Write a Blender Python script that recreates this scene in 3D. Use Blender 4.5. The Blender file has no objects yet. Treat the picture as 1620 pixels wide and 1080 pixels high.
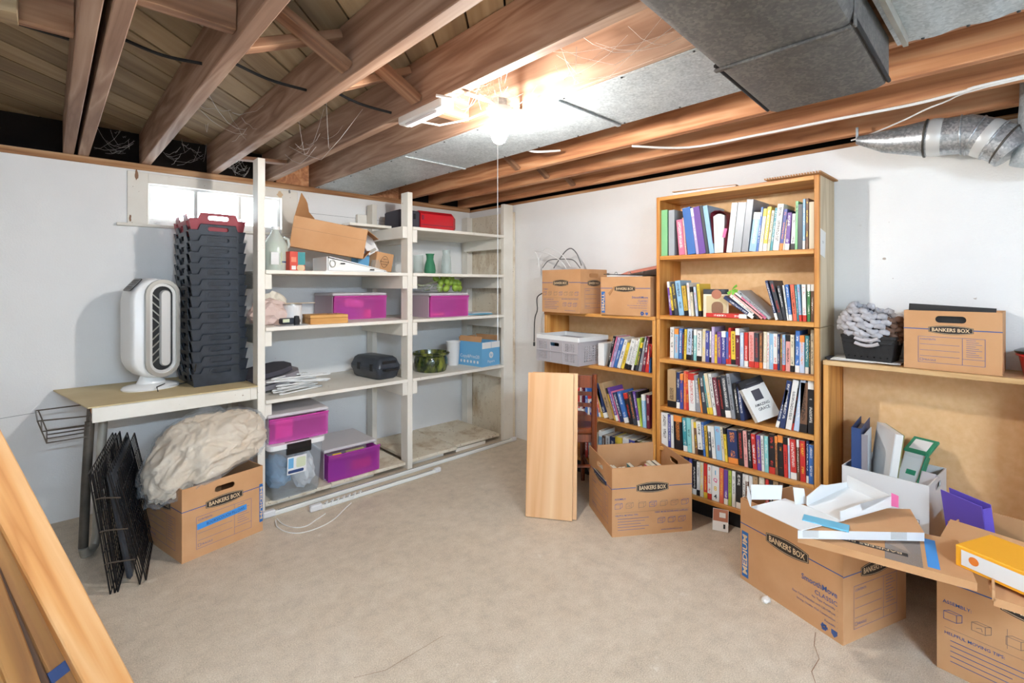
import bpy, bmesh, math, random
from mathutils import Vector, Matrix

# ------------------------------------------------------------------ camera, world, light, exposure
sc = bpy.context.scene
COL = sc.collection
rad = math.radians
RNG = random.Random(11)
CAMPOS = Vector((-2.92, -3.678, 1.30))
FPX, CX, HY = 776.0, 810.0, 452.0            # focal length, centre and horizon in pixels of the 1620x1080 frame
YAW = rad(46.6)
DV = Vector((math.cos(YAW), math.sin(YAW), 0)); RV = Vector((math.sin(YAW), -math.cos(YAW), 0))

cam_d = bpy.data.cameras.new('camera'); cam = bpy.data.objects.new('camera', cam_d); COL.objects.link(cam)
cam.location = CAMPOS; cam.rotation_euler = (rad(90), 0, YAW - rad(90))
cam_d.sensor_fit = 'HORIZONTAL'; cam_d.sensor_width = 36.0; cam_d.lens = 36.0 * FPX / 1620.0
cam_d.shift_y = (HY - 540.0) / 1620.0; cam_d.clip_start = 0.02
sc.camera = cam

world = bpy.data.worlds.new('overcast_sky'); sc.world = world; world.use_nodes = True
wb = world.node_tree.nodes['Background']
wb.inputs['Color'].default_value = (0.86, 0.93, 1.0, 1); wb.inputs['Strength'].default_value = 9.0
sc.view_settings.view_transform = 'Standard'; sc.view_settings.look = 'None'
sc.view_settings.gamma = 1.0; sc.view_settings.use_curve_mapping = False
sc.view_settings.exposure = 0.86
BULB_POWER = 680.0          # emission strength of the ceiling bulb
FILL_POWER = 228.0          # unseen twin tubes added behind the camera as cool fill


def ray(px, py):
    l = (px - CX) / FPX
    return Vector((DV.x + RV.x * l, DV.y + RV.y * l, (HY - py) / FPX))

def at_z(px, py, z):
    d = ray(px, py); return CAMPOS + d * ((z - CAMPOS.z) / d.z)

def at_x(px, py, x):
    d = ray(px, py); return CAMPOS + d * ((x - CAMPOS.x) / d.x)

def at_y(px, py, y):
    d = ray(px, py); return CAMPOS + d * ((y - CAMPOS.y) / d.y)

def at_t(px, py, t):
    return CAMPOS + ray(px, py) * t

# ------------------------------------------------------------------ materials
def lin(c):
    if isinstance(c, str):
        c = c.lstrip('#'); c = [int(c[i:i + 2], 16) / 255 for i in (0, 2, 4)]
        c = [x / 12.92 if x <= 0.04045 else ((x + 0.055) / 1.055) ** 2.4 for x in c]
    return (c[0], c[1], c[2], 1.0)

MATS = {}
def newmat(name):
    m = bpy.data.materials.new(name); m.use_nodes = True
    nt = m.node_tree; b = nt.nodes['Principled BSDF']; MATS[name] = m
    return m, nt, b

def N(nt, typ, **kw):
    n = nt.nodes.new(typ)
    for k, v in kw.items():
        if k in n.inputs.keys(): n.inputs[k].default_value = v
        else: setattr(n, k, v)
    return n

def plain(name, col, rough=0.6, metal=0.0, spec=0.5, coat=0.0):
    m, nt, b = newmat(name)
    b.inputs['Base Color'].default_value = lin(col); b.inputs['Roughness'].default_value = rough
    b.inputs['Metallic'].default_value = metal; b.inputs['Specular IOR Level'].default_value = spec
    b.inputs['Coat Weight'].default_value = coat
    return m

def coords(nt, scale=(1, 1, 1), kind='Object', rnd=0.0):
    tc = N(nt, 'ShaderNodeTexCoord'); mp = N(nt, 'ShaderNodeMapping'); mp.inputs['Scale'].default_value = scale
    nt.links.new(tc.outputs[kind], mp.inputs['Vector'])
    if rnd:
        oi = N(nt, 'ShaderNodeObjectInfo'); mu = N(nt, 'ShaderNodeMath', operation='MULTIPLY'); mu.inputs[1].default_value = rnd
        nt.links.new(oi.outputs['Random'], mu.inputs[0]); nt.links.new(mu.outputs[0], mp.inputs['Location'])
    return mp.outputs['Vector']

def ramp(nt, fac, stops, interp='LINEAR'):
    r = N(nt, 'ShaderNodeValToRGB'); r.color_ramp.interpolation = interp
    el = r.color_ramp.elements
    while len(el) < len(stops): el.new(0.5)
    for e, (p, c) in zip(el, stops): e.position = p; e.color = lin(c)
    nt.links.new(fac, r.inputs['Fac']); return r.outputs['Color']

def mixc(nt, fac, a, b, mode='MIX'):
    mx = N(nt, 'ShaderNodeMix', data_type='RGBA', blend_type=mode)
    for s, v in ((mx.inputs[0], fac), (mx.inputs[6], a), (mx.inputs[7], b)):
        if hasattr(v, 'is_linked') or isinstance(v, bpy.types.NodeSocket): nt.links.new(v, s)
        elif isinstance(v, (int, float)): s.default_value = v
        else: s.default_value = lin(v)
    return mx.outputs[2]

def noise(nt, vec, scale, detail=5, rough=0.55, dist=0.0):
    n = N(nt, 'ShaderNodeTexNoise'); n.inputs['Scale'].default_value = scale; n.inputs['Detail'].default_value = detail
    n.inputs['Roughness'].default_value = rough; n.inputs['Distortion'].default_value = dist
    nt.links.new(vec, n.inputs['Vector']); return n.outputs['Fac']

def bump(nt, b, h, strength, dist=0.01):
    bp = N(nt, 'ShaderNodeBump'); bp.inputs['Strength'].default_value = strength; bp.inputs['Distance'].default_value = dist
    nt.links.new(h, bp.inputs['Height']); nt.links.new(bp.outputs['Normal'], b.inputs['Normal'])

def mottled(name, c1, c2, scale=6, rough=0.7, bstr=0.2, bscale=80, stretch=(1, 1, 1), metal=0.0, lo=0.3, hi=0.7, rnd=0.0, bdist=0.004, spec=0.4):
    m, nt, b = newmat(name); v = coords(nt, stretch, rnd=rnd)
    c = ramp(nt, noise(nt, v, scale), [(lo, c1), (hi, c2)])
    nt.links.new(c, b.inputs['Base Color']); b.inputs['Roughness'].default_value = rough
    b.inputs['Metallic'].default_value = metal; b.inputs['Specular IOR Level'].default_value = spec
    if bstr: bump(nt, b, noise(nt, v, bscale, 3), bstr, bdist)
    return m

def wood(name, c1, c2, c3, axis=1, scale=1.0, rough=0.6, rnd=7.0, bstr=0.15, ringy=9.0, spec=0.35, tint=0.0, stain=None):
    """grain runs along the object axis given"""
    m, nt, b = newmat(name)
    st = [7.0, 7.0, 7.0]; st[axis] = 0.55
    v = coords(nt, tuple(s * scale for s in st), rnd=rnd)
    n1 = noise(nt, v, 1.3, 3, 0.5, 0.6)
    mul = N(nt, 'ShaderNodeMath', operation='MULTIPLY'); mul.inputs[1].default_value = ringy; nt.links.new(n1, mul.inputs[0])
    fr = N(nt, 'ShaderNodeMath', operation='PINGPONG'); fr.inputs[1].default_value = 1.0; nt.links.new(mul.outputs[0], fr.inputs[0])
    st2 = [60.0, 60.0, 60.0]; st2[axis] = 2.0
    v2 = coords(nt, tuple(s * scale for s in st2), rnd=rnd)
    fine = noise(nt, v2, 1.0, 4, 0.6)
    add = N(nt, 'ShaderNodeMath', operation='MULTIPLY_ADD'); add.inputs[1].default_value = 0.55
    nt.links.new(fine, add.inputs[0]); 
    h = N(nt, 'ShaderNodeMath', operation='MULTIPLY'); h.inputs[1].default_value = 0.5; nt.links.new(fr.outputs[0], h.inputs[0])
    nt.links.new(h.outputs[0], add.inputs[2])
    col = ramp(nt, add.outputs[0], [(0.15, c1), (0.5, c2), (0.9, c3)])
    if tint:
        oi = N(nt, 'ShaderNodeObjectInfo'); hs = N(nt, 'ShaderNodeHueSaturation')
        mr = N(nt, 'ShaderNodeMapRange'); mr.inputs['To Min'].default_value = 1 - tint; mr.inputs['To Max'].default_value = 1 + tint
        nt.links.new(oi.outputs['Random'], mr.inputs['Value']); nt.links.new(mr.outputs[0], hs.inputs['Value'])
        nt.links.new(col, hs.inputs['Color']); col = hs.outputs['Color']
    if stain:
        sv = coords(nt, (1, 1, 1), rnd=rnd)
        f = ramp(nt, noise(nt, sv, 2.2, 4), [(0.45, '#000000'), (0.7, '#ffffff')])
        col = mixc(nt, f, col, stain)
    nt.links.new(col, b.inputs['Base Color']); b.inputs['Roughness'].default_value = rough; b.inputs['Specular IOR Level'].default_value = spec
    if bstr: bump(nt, b, add.outputs[0], bstr, 0.003)
    return m

def clear(name, col, alpha, rough=0.15, tintpow=0.5):
    """thin tinted plastic: part see-through, part surface"""
    m, nt, b = newmat(name)
    b.inputs['Base Color'].default_value = lin(col); b.inputs['Roughness'].default_value = rough
    tr = N(nt, 'ShaderNodeBsdfTransparent'); tr.inputs['Color'].default_value = tuple(min(1, x ** tintpow) for x in lin(col)[:3]) + (1,)
    mx = N(nt, 'ShaderNodeMixShader'); mx.inputs[0].default_value = alpha
    nt.links.new(tr.outputs[0], mx.inputs[1]); nt.links.new(b.outputs[0], mx.inputs[2])
    nt.links.new(mx.outputs[0], nt.nodes['Material Output'].inputs['Surface'])
    return m

def emit(name, col, strength):
    m, nt, b = newmat(name)
    e = N(nt, 'ShaderNodeEmission'); e.inputs['Color'].default_value = lin(col); e.inputs['Strength'].default_value = strength
    nt.links.new(e.outputs[0], nt.nodes['Material Output'].inputs['Surface']); return m

# painted masonry wall: off-white, faint unevenness, a few dirt specks
def wallmat(name, c1, c2, speck):
    m, nt, b = newmat(name); v = coords(nt)
    col = ramp(nt, noise(nt, v, 1.6, 6), [(0.3, c1), (0.7, c2)])
    sp = ramp(nt, noise(nt, v, 34, 2, 0.4), [(0.745, '#000000'), (0.775, '#ffffff')])
    big = ramp(nt, noise(nt, v, 1.4, 2), [(0.5, '#000000'), (0.62, '#ffffff')])
    f = mixc(nt, 1.0, sp, big, 'MULTIPLY')
    col = mixc(nt, f, col, speck)
    nt.links.new(col, b.inputs['Base Color']); b.inputs['Roughness'].default_value = 0.75; b.inputs['Specular IOR Level'].default_value = 0.25
    h = N(nt, 'ShaderNodeMath', operation='ADD'); nt.links.new(noise(nt, v, 9, 6, 0.6), h.inputs[0]); nt.links.new(noise(nt, v, 120, 2), h.inputs[1])
    bump(nt, b, h.outputs[0], 0.25, 0.008); return m
wallmat('wall_paint', '#e9e7e4', '#f1f0ed', '#8a6a4a')

def floormat():
    m, nt, b = newmat('concrete'); v = coords(nt)
    big = noise(nt, v, 1.1, 7, 0.62, 0.4); fine = noise(nt, v, 14, 8, 0.7); gr = noise(nt, v, 240, 2)
    c = ramp(nt, big, [(0.25, '#bda990'), (0.5, '#d9c6ac'), (0.75, '#e8d9c4')])
    c2 = ramp(nt, fine, [(0.3, '#9c8d7b'), (0.5, '#d0bfa8'), (0.75, '#efe4d2')])
    c = mixc(nt, 0.5, c, c2)
    c = mixc(nt, 0.3, c, ramp(nt, gr, [(0.35, '#6f6456'), (0.65, '#ece3d4')]))
    pale = ramp(nt, noise(nt, v, 5.5, 6, 0.75), [(0.64, '#000000'), (0.72, '#ffffff')])
    c = mixc(nt, pale, c, '#e2d9ca')
    nt.links.new(c, b.inputs['Base Color'])
    r = N(nt, 'ShaderNodeMapRange'); r.inputs['To Min'].default_value = 0.42; r.inputs['To Max'].default_value = 0.75
    nt.links.new(fine, r.inputs['Value']); nt.links.new(r.outputs[0], b.inputs['Roughness'])
    h = N(nt, 'ShaderNodeMath', operation='ADD'); nt.links.new(fine, h.inputs[0]); nt.links.new(big, h.inputs[1])
    bump(nt, b, h.outputs[0], 0.22, 0.01)
floormat()

def whitewood():
    m, nt, b = newmat('white_painted_wood'); v = coords(nt, rnd=5.0)
    vs = coords(nt, (6, 6, 6), rnd=3.0)
    c = ramp(nt, noise(nt, v, 3, 5), [(0.3, '#ddd6c8'), (0.7, '#ece7dc')])
    sp = ramp(nt, noise(nt, vs, 9, 3, 0.5), [(0.70, '#000000'), (0.74, '#ffffff')])
    big = ramp(nt, noise(nt, v, 2.2, 2), [(0.5, '#000000'), (0.66, '#ffffff')])
    c = mixc(nt, mixc(nt, 1.0, sp, big, 'MULTIPLY'), c, '#86684a')
    nt.links.new(c, b.inputs['Base Color']); b.inputs['Roughness'].default_value = 0.55
    bump(nt, b, noise(nt, v, 25, 4), 0.12, 0.004)
whitewood()
def stainedwood():
    m, nt, b = newmat('stained_white_wood'); v = coords(nt, rnd=5.0); vs = coords(nt, (1, 1, .5))
    c = ramp(nt, noise(nt, v, 3, 5), [(0.3, '#d8cbb2'), (0.7, '#e6dcc8')])
    st = ramp(nt, noise(nt, vs, 4.5, 6, 0.7), [(0.5, '#000000'), (0.68, '#ffffff')])
    c = mixc(nt, st, c, '#b59a76')
    sp = ramp(nt, noise(nt, v, 60, 3, 0.5), [(0.66, '#000000'), (0.70, '#ffffff')])
    c = mixc(nt, sp, c, '#7c6046')
    nt.links.new(c, b.inputs['Base Color']); b.inputs['Roughness'].default_value = 0.6
    bump(nt, b, noise(nt, v, 25, 4), 0.12, 0.004)
stainedwood()

def galv(name, c1, c2, c3, rough=0.42, metal=0.75):
    m, nt, b = newmat(name); v = coords(nt)
    vo = N(nt, 'ShaderNodeTexVoronoi'); vo.inputs['Scale'].default_value = 130; nt.links.new(v, vo.inputs['Vector'])
    sep = N(nt, 'ShaderNodeSeparateColor'); nt.links.new(vo.outputs['Color'], sep.inputs['Color'])
    mx = N(nt, 'ShaderNodeMath', operation='MULTIPLY_ADD'); mx.inputs[1].default_value = 0.3
    nt.links.new(sep.outputs[0], mx.inputs[0]); n = noise(nt, v, 9, 8, 0.75); h = N(nt, 'ShaderNodeMath', operation='MULTIPLY'); h.inputs[1].default_value = 0.75
    nt.links.new(n, h.inputs[0]); nt.links.new(h.outputs[0], mx.inputs[2])
    nt.links.new(ramp(nt, mx.outputs[0], [(0.15, c1), (0.5, c2), (0.85, c3)]), b.inputs['Base Color'])
    b.inputs['Metallic'].default_value = metal; b.inputs['Roughness'].default_value = rough
    bump(nt, b, noise(nt, v, 12, 3), 0.15, 0.01)
galv('galvanised_steel', '#8f979b', '#b8c0c3', '#d8dedf', 0.5, 0.45)
galv('dusty_duct_steel', '#4a4744', '#5d5955', '#7a746c', 0.65, 0.2)
galv('bright_pipe_steel', '#7f8487', '#a9adb0', '#e4e6e6', 0.36, 0.7)

wood('joist_brown', '#7a5c48', '#957560', '#b0947e', 1, 1.0, 0.7, tint=0.12)
wood('joist_red', '#9a6242', '#c0865c', '#d2a27a', 1, 1.0, 0.65, tint=0.08)
wood('block_wood', '#6b4833', '#8c654a', '#a88264', 0, 1.0, 0.7, tint=0.15)
wood('plank_wood', '#826a50', '#98805f', '#ac9676', 0, 0.8, 0.75, tint=0.2, ringy=5)
wood('plate_wood', '#7a4e30', '#a97a52', '#c6a27c', 0, 1.0, 0.75)
wood('plate_wood_y', '#7a4e30', '#a97a52', '#c6a27c', 1, 1.0, 0.75)
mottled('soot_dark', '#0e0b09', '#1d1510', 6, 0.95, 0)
wood('oak', '#b06a26', '#c9883f', '#dba25c', 1, 0.8, 0.42, rnd=9, bstr=0.06, spec=0.5)
wood('oak_upright', '#b06a26', '#c9883f', '#dba25c', 2, 0.8, 0.42, rnd=9, bstr=0.06, spec=0.5)
wood('pale_side', '#b9a283', '#cdb998', '#dccbb0', 2, 0.8, 0.5, rnd=9, bstr=0.06)
mottled('back_panel', '#e0b27c', '#eac18e', 30, 0.6, 0.05, 200)
wood('maple_board', '#d09a68', '#dfb184', '#e8c498', 2, 0.5, 0.4, rnd=4, bstr=0.02, ringy=7)
wood('ply_shelf', '#b58a58', '#c9a270', '#d8b98c', 1, 0.7, 0.5, rnd=4)
wood('fir_stud', '#c07c40', '#d99b5c', '#e9b983', 2, 0.6, 0.5, rnd=6, ringy=12, tint=0.06)
wood('old_stud', '#7a5230', '#a0713f', '#bd8f58', 2, 0.6, 0.55, rnd=6)
wood('dark_stud', '#3b2a20', '#59402e', '#6e523c', 2, 0.6, 0.6, rnd=6)
wood('chair_wood', '#4a1f10', '#6d3218', '#8a4522', 2, 1.0, 0.28, rnd=4, spec=0.6, bstr=0.03)
wood('box_wood', '#b9803f', '#d09a55', '#dfb277', 0, 1.0, 0.5, rnd=4)
wood('raw_end', '#a55a22', '#c97a38', '#d8944e', 0, 1.2, 0.6)
mottled('cardboard', '#bd8b5e', '#ca9a6e', 5, 0.85, 0.06, 160, rnd=3.0)
mottled('cardboard_dark', '#a3744a', '#b48458', 5, 0.85, 0.06, 160, rnd=3.0)
mottled('tan_sheet', '#c9b284', '#d6c296', 4, 0.6, 0.05, 60)
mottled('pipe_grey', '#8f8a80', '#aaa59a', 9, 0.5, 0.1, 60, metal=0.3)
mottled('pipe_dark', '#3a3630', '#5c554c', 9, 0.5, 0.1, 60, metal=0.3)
plain('ink_blue', '#3c568c', 0.7); plain('ink_dark', '#2b2019', 0.6); plain('ink_cream', '#d9bd97', 0.7); plain('ink_grey', '#7b6a5e', 0.7)
plain('label_blue', '#2a66a8', 0.6); plain('tape_blue', '#3f8fd6', 0.55); plain('ink_black', '#171717', 0.6)
plain('white_plastic', '#e8e8e6', 0.35); plain('white_gloss', '#f0f0ee', 0.2, coat=0.3); plain('grey_plastic', '#b4aeb0', 0.5)
plain('light_grey_plastic', '#dcdcdc', 0.45)
mottled('black_plastic', '#262b32', '#3a4049', 14, 0.34, 0.08, 120, spec=0.5)
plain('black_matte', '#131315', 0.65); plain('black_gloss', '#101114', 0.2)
plain('red_plastic', '#c81424', 0.3, coat=0.3); plain('crate_red', '#8e2a34', 0.4)
plain('silver', '#b7b5ae', 0.32, 0.55); plain('silver_light', '#d3d3d0', 0.35, 0.3); plain('steel_wire', '#6d655c', 0.4, 0.7)
plain('black_wire', '#15161a', 0.32, 0.2); plain('white_metal', '#e6e4df', 0.4); plain('rod_white', '#dfe0da', 0.4); plain('rod_slot', '#31443a', 0.6)
plain('paper', '#e9e7e2', 0.8); plain('paper_warm', '#e3d9c6', 0.85); plain('white_card', '#e2e1df', 0.7); plain('pages', '#dcd2bc', 0.9)
plain('cable_white', '#e4e3df', 0.5); plain('cable_grey', '#6b6a68', 0.5); plain('cord_dark', '#242220', 0.5)
plain('fabric_grey', '#8d878b', 0.9); plain('fabric_dark', '#45424a', 0.9)
clear('clear_plastic', '#e6edf3', 0.24, 0.12); clear('pink_plastic', '#f26ccc', 0.42, 0.14); clear('purple_plastic', '#d458cc', 0.42, 0.14)
clear('frosted_lid', '#d8d4d6', 0.85, 0.35); clear('frosted_side', '#e3d3da', 0.5, 0.3); clear('bag_film', '#eef1f3', 0.13, 0.05)
clear('glass_clear', '#e9f0ee', 0.22, 0.05); clear('glass_green', '#5fae86', 0.45, 0.06); clear('jug_plastic', '#e4eae2', 0.5, 0.3); clear('jug_liquid', '#dbe6d0', 0.7, 0.2)
clear('window_glass', '#eef6fb', 0.06, 0.03); clear('tape_film', '#e8e6e2', 0.25, 0.15)
mottled('linen', '#dcc6aa', '#ead9c2', 9, 0.9, 0.5, 26, bdist=0.012)
mottled('knit_grey', '#9a989c', '#c3c1c4', 30, 0.9, 0.3, 90); mottled('knit_brown', '#5d4437', '#765a4a', 30, 0.9, 0.3, 90)
mottled('glaze_green', '#23301a', '#8a8f3c', 26, 0.12, 0.1, 30, stretch=(1, 1, .35), lo=0.42, hi=0.75, spec=0.7)
plain('terracotta', '#b5755a', 0.8); plain('grape_green', '#8aa63e', 0.45); plain('leaf_green', '#5f7d3c', 0.7); plain('leaf_pale', '#c9cfae', 0.7); plain('bright_green', '#74b63a', 0.6)
plain('light_blue_card', '#6aa9d2', 0.6); plain('envelope_blue', '#6db4d0', 0.6); plain('gift_green', '#2c8a66', 0.5); plain('folder_purple', '#6a55c0', 0.5)
plain('folder_green', '#3cb878', 0.4); plain('yellow_card', '#f0a820', 0.5); plain('navy', '#27406f', 0.5); plain('olive_card', '#9a9a62', 0.7)
plain('rust_brown', '#8a6448', 0.7); plain('maroon', '#8c2338', 0.5); plain('teal_card', '#3f8f92', 0.6); plain('red_card', '#cf4b3a', 0.6)
plain('pink_card', '#e06a9c', 0.6); plain('blush', '#d9bfb4', 0.85); plain('yellow', '#e6c02c', 0.5); plain('orange', '#e07a2a', 0.5); plain('magenta', '#d82a7c', 0.5)
plain('cyan', '#2aa0c8', 0.5); plain('violet', '#6a3f96', 0.5); plain('coral', '#e8876a', 0.6)
emit('bulb_glow', (1.0, .965, .93), BULB_POWER); emit('tube_glow', (.62, .80, 1.0), FILL_POWER)

# book covers: one material, cover colour from the object's own colour, ink choice from its alpha
def bookmat():
    m, nt, b = newmat('book_cover')
    oi = N(nt, 'ShaderNodeObjectInfo'); tc = N(nt, 'ShaderNodeTexCoord')
    sg = N(nt, 'ShaderNodeSeparateXYZ'); nt.links.new(tc.outputs['Generated'], sg.inputs[0])
    ink = ramp(nt, oi.outputs['Alpha'], [(0.0, '#efece4'), (0.2, '#1c1a1c'), (0.4, '#e4c23c'), (0.6, '#c8372c'), (0.8, '#e88a3c')], 'CONSTANT')
    v = coords(nt, (150, 4, 75), rnd=40)
    wn = N(nt, 'ShaderNodeTexNoise'); wn.inputs['Scale'].default_value = 3.1; wn.inputs['Detail'].default_value = 1; nt.links.new(v, wn.inputs['Vector'])
    t = N(nt, 'ShaderNodeMath', operation='GREATER_THAN'); t.inputs[1].default_value = 0.52; nt.links.new(wn.outputs['Fac'], t.inputs[0])
    def band(sock, lo, hi):
        a = N(nt, 'ShaderNodeMath', operation='GREATER_THAN'); a.inputs[1].default_value = lo; nt.links.new(sock, a.inputs[0])
        c = N(nt, 'ShaderNodeMath', operation='LESS_THAN'); c.inputs[1].default_value = hi; nt.links.new(sock, c.inputs[0])
        p = N(nt, 'ShaderNodeMath', operation='MULTIPLY'); nt.links.new(a.outputs[0], p.inputs[0]); nt.links.new(c.outputs[0], p.inputs[1]); return p.outputs[0]
    def mul(a, c):
        p = N(nt, 'ShaderNodeMath', operation='MULTIPLY'); nt.links.new(a, p.inputs[0]); nt.links.new(c, p.inputs[1]); return p.outputs[0]
    words = ramp(nt, noise(nt, coords(nt, (2, 2, 16), rnd=17), 1.0, 1), [(0.44, '#000000'), (0.46, '#ffffff')])
    f = mul(mul(t.outputs[0], band(sg.outputs['X'], 0.27, 0.73)), mul(band(sg.outputs['Z'], 0.2, 0.93), words))
    # colour block at the foot or head of some spines
    r1 = N(nt, 'ShaderNodeMath', operation='FRACT'); q = N(nt, 'ShaderNodeMath', operation='MULTIPLY'); q.inputs[1].default_value = 7.31
    nt.links.new(oi.outputs['Random'], q.inputs[0]); nt.links.new(q.outputs[0], r1.inputs[0])
    low = mul(band(r1.outputs[0], 0.0, 0.28), band(sg.outputs['Z'], -1, 0.17)); high = mul(band(r1.outputs[0], 0.28, 0.45), band(sg.outputs['Z'], 0.82, 2))
    s = N(nt, 'ShaderNodeMath', operation='ADD'); nt.links.new(low, s.inputs[0]); nt.links.new(high, s.inputs[1])
    mx = N(nt, 'ShaderNodeMath', operation='MAXIMUM'); nt.links.new(s.outputs[0], mx.inputs[0]); nt.links.new(f, mx.inputs[1])
    c = mixc(nt, mx.outputs[0], oi.outputs['Color'], ink)
    nt.links.new(c, b.inputs['Base Color']); b.inputs['Roughness'].default_value = 0.42
    # plain coloured covers (binders, flat boards)
    m, nt, b = newmat('binder_cover'); oi = N(nt, 'ShaderNodeObjectInfo')
    nt.links.new(oi.outputs['Color'], b.inputs['Base Color']); b.inputs['Roughness'].default_value = 0.35
bookmat()

# ------------------------------------------------------------------ mesh helpers
def box(bm, c, s, bev=0.0, rot=None, mi=0, taper=None):
    mat = Matrix.Translation(Vector(c)) @ (rot.to_4x4() if rot else Matrix.Identity(4)) @ Matrix.Diagonal((s[0], s[1], s[2], 1))
    r = bmesh.ops.create_cube(bm, size=1.0)
    vs = r['verts']
    if taper:
        for v in vs:
            if v.co.z > 0: v.co.x *= taper[0]; v.co.y *= taper[1]
    bmesh.ops.transform(bm, matrix=mat, verts=vs)
    fs = set(f for v in vs for f in v.link_faces)
    for f in fs: f.material_index = mi
    if bev:
        es = list(set(e for v in vs for e in v.link_edges))
        bmesh.ops.bevel(bm, geom=es, offset=bev, segments=1, affect='EDGES', profile=0.5)
    return bm

def bx(x0, x1, y0, y1, z0, z1, bev=0.0, mi=0, bm=None):
    bm = bm or bmesh.new()
    return box(bm, ((x0 + x1) / 2, (y0 + y1) / 2, (z0 + z1) / 2), (abs(x1 - x0), abs(y1 - y0), abs(z1 - z0)), bev, None, mi)

def tube(bm, pts, r, n=6, closed=False, mi=0, caps=True):
    pts = [Vector(p) for p in pts]; k = len(pts)
    rr = r if isinstance(r, (list, tuple)) else [r] * k
    rings = []; up = None
    for i, p in enumerate(pts):
        a = pts[(i - 1) % k] if (closed or i > 0) else p
        b = pts[(i + 1) % k] if (closed or i < k - 1) else p
        t = (b - a).normalized() if (b - a).length > 1e-9 else Vector((0, 0, 1))
        if up is None:
            up = Vector((0, 0, 1)) if abs(t.z) < 0.9 else Vector((1, 0, 0))
        u = (up - t * up.dot(t)); u = u.normalized() if u.length > 1e-6 else t.orthogonal().normalized()
        w = t.cross(u); up = u
        rings.append([bm.verts.new(p + (u * math.cos(2 * math.pi * j / n) + w * math.sin(2 * math.pi * j / n)) * rr[i]) for j in range(n)])
    m = k if closed else k - 1
    for i in range(m):
        A, B = rings[i], rings[(i + 1) % k]
        for j in range(n):
            f = bm.faces.new((A[j], A[(j + 1) % n], B[(j + 1) % n], B[j])); f.material_index = mi
    if caps and not closed:
        f = bm.faces.new(rings[0][::-1]); f.material_index = mi
        f = bm.faces.new(rings[-1]); f.material_index = mi
    return bm

def smooth_path(pts, k=5):
    pts = [Vector(p) for p in pts]; out = []
    for i in range(len(pts) - 1):
        p0 = pts[max(i - 1, 0)]; p1 = pts[i]; p2 = pts[i + 1]; p3 = pts[min(i + 2, len(pts) - 1)]
        for j in range(k):
            t = j / k; out.append(.5 * ((2 * p1) + (p2 - p0) * t + (2 * p0 - 5 * p1 + 4 * p2 - p3) * t * t + (3 * p1 - p0 - 3 * p2 + p3) * t ** 3))
    return out + [pts[-1]]

def lathe(bm, prof, n=24, mi=0, c=(0, 0, 0), sx=1.0, sy=1.0):
    c = Vector(c); rings = []
    for (r, z) in prof:
        if r < 1e-6: rings.append([bm.verts.new(c + Vector((0, 0, z)))])
        else: rings.append([bm.verts.new(c + Vector((r * sx * math.cos(2 * math.pi * j / n), r * sy * math.sin(2 * math.pi * j / n), z))) for j in range(n)])
    for A, B in zip(rings, rings[1:]):
        for j in range(n):
            q = [A[j % len(A)], A[(j + 1) % len(A)], B[(j + 1) % len(B)], B[j % len(B)]]
            u = []
            for v in q:
                if v not in u: u.append(v)
            if len(u) > 2:
                try: bm.faces.new(u).material_index = mi
                except ValueError: pass
    return bm

def frame(o, u, v):
    u = Vector(u).normalized(); v = Vector(v).normalized(); n = u.cross(v)
    m = Matrix.Identity(4)
    for i in range(3): m[i][0] = u[i]; m[i][1] = v[i]; m[i][2] = n[i]; m[i][3] = o[i]
    return m

def plate(bm, outer, holes=(), th=0.003, fr=None, mi=0):
    """flat sheet with holes: 2D outlines in the frame, thickness along the frame normal"""
    fr = fr or Matrix.Identity(4)
    loops = [list(outer)] + [list(h) for h in holes]
    tmp = bmesh.new(); es = []
    for lp in loops:
        vs = [tmp.verts.new((p[0], p[1], 0)) for p in lp]
        es += [tmp.edges.new((vs[i], vs[(i + 1) % len(vs)])) for i in range(len(vs))]
    if len(loops) == 1:
        tmp.faces.new([v for v in tmp.verts])
        bmesh.ops.triangulate(tmp, faces=tmp.faces[:])
    else:
        bmesh.ops.triangle_fill(tmp, edges=es, use_beauty=True, use_dissolve=False)
    tmp.verts.index_update()
    lo = [bm.verts.new(fr @ Vector((v.co.x, v.co.y, 0))) for v in tmp.verts]
    hi = [bm.verts.new(fr @ Vector((v.co.x, v.co.y, th))) for v in tmp.verts]
    for f in tmp.faces:
        ids = [v.index for v in f.verts]
        if f.normal.z < 0: ids = ids[::-1]
        bm.faces.new([hi[i] for i in ids]).material_index = mi
        bm.faces.new([lo[i] for i in ids[::-1]]).material_index = mi
    k = 0
    for li, lp in enumerate(loops):
        m = len(lp); area = sum(lp[i][0] * lp[(i + 1) % m][1] - lp[(i + 1) % m][0] * lp[i][1] for i in range(m))
        for i in range(m):
            a, b = k + i, k + (i + 1) % m
            if (area < 0) != (li > 0): a, b = b, a
            bm.faces.new((lo[a], lo[b], hi[b], hi[a])).material_index = mi
        k += m
    tmp.free(); return bm

def rrect(cx, cy, w, h, r=0.0, n=3):
    r = min(r, w / 2 - 1e-5, h / 2 - 1e-5)
    if r <= 0: return [(cx - w / 2, cy - h / 2), (cx + w / 2, cy - h / 2), (cx + w / 2, cy + h / 2), (cx - w / 2, cy + h / 2)]
    out = []
    for (sx, sy, a0) in ((1, -1, -90), (1, 1, 0), (-1, 1, 90), (-1, -1, 180)):
        for i in range(n + 1):
            a = rad(a0 + 90 * i / n)
            out.append((cx + sx * (w / 2 - r) + r * math.cos(a), cy + sy * (h / 2 - r) + r * math.sin(a)))
    return out

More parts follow.
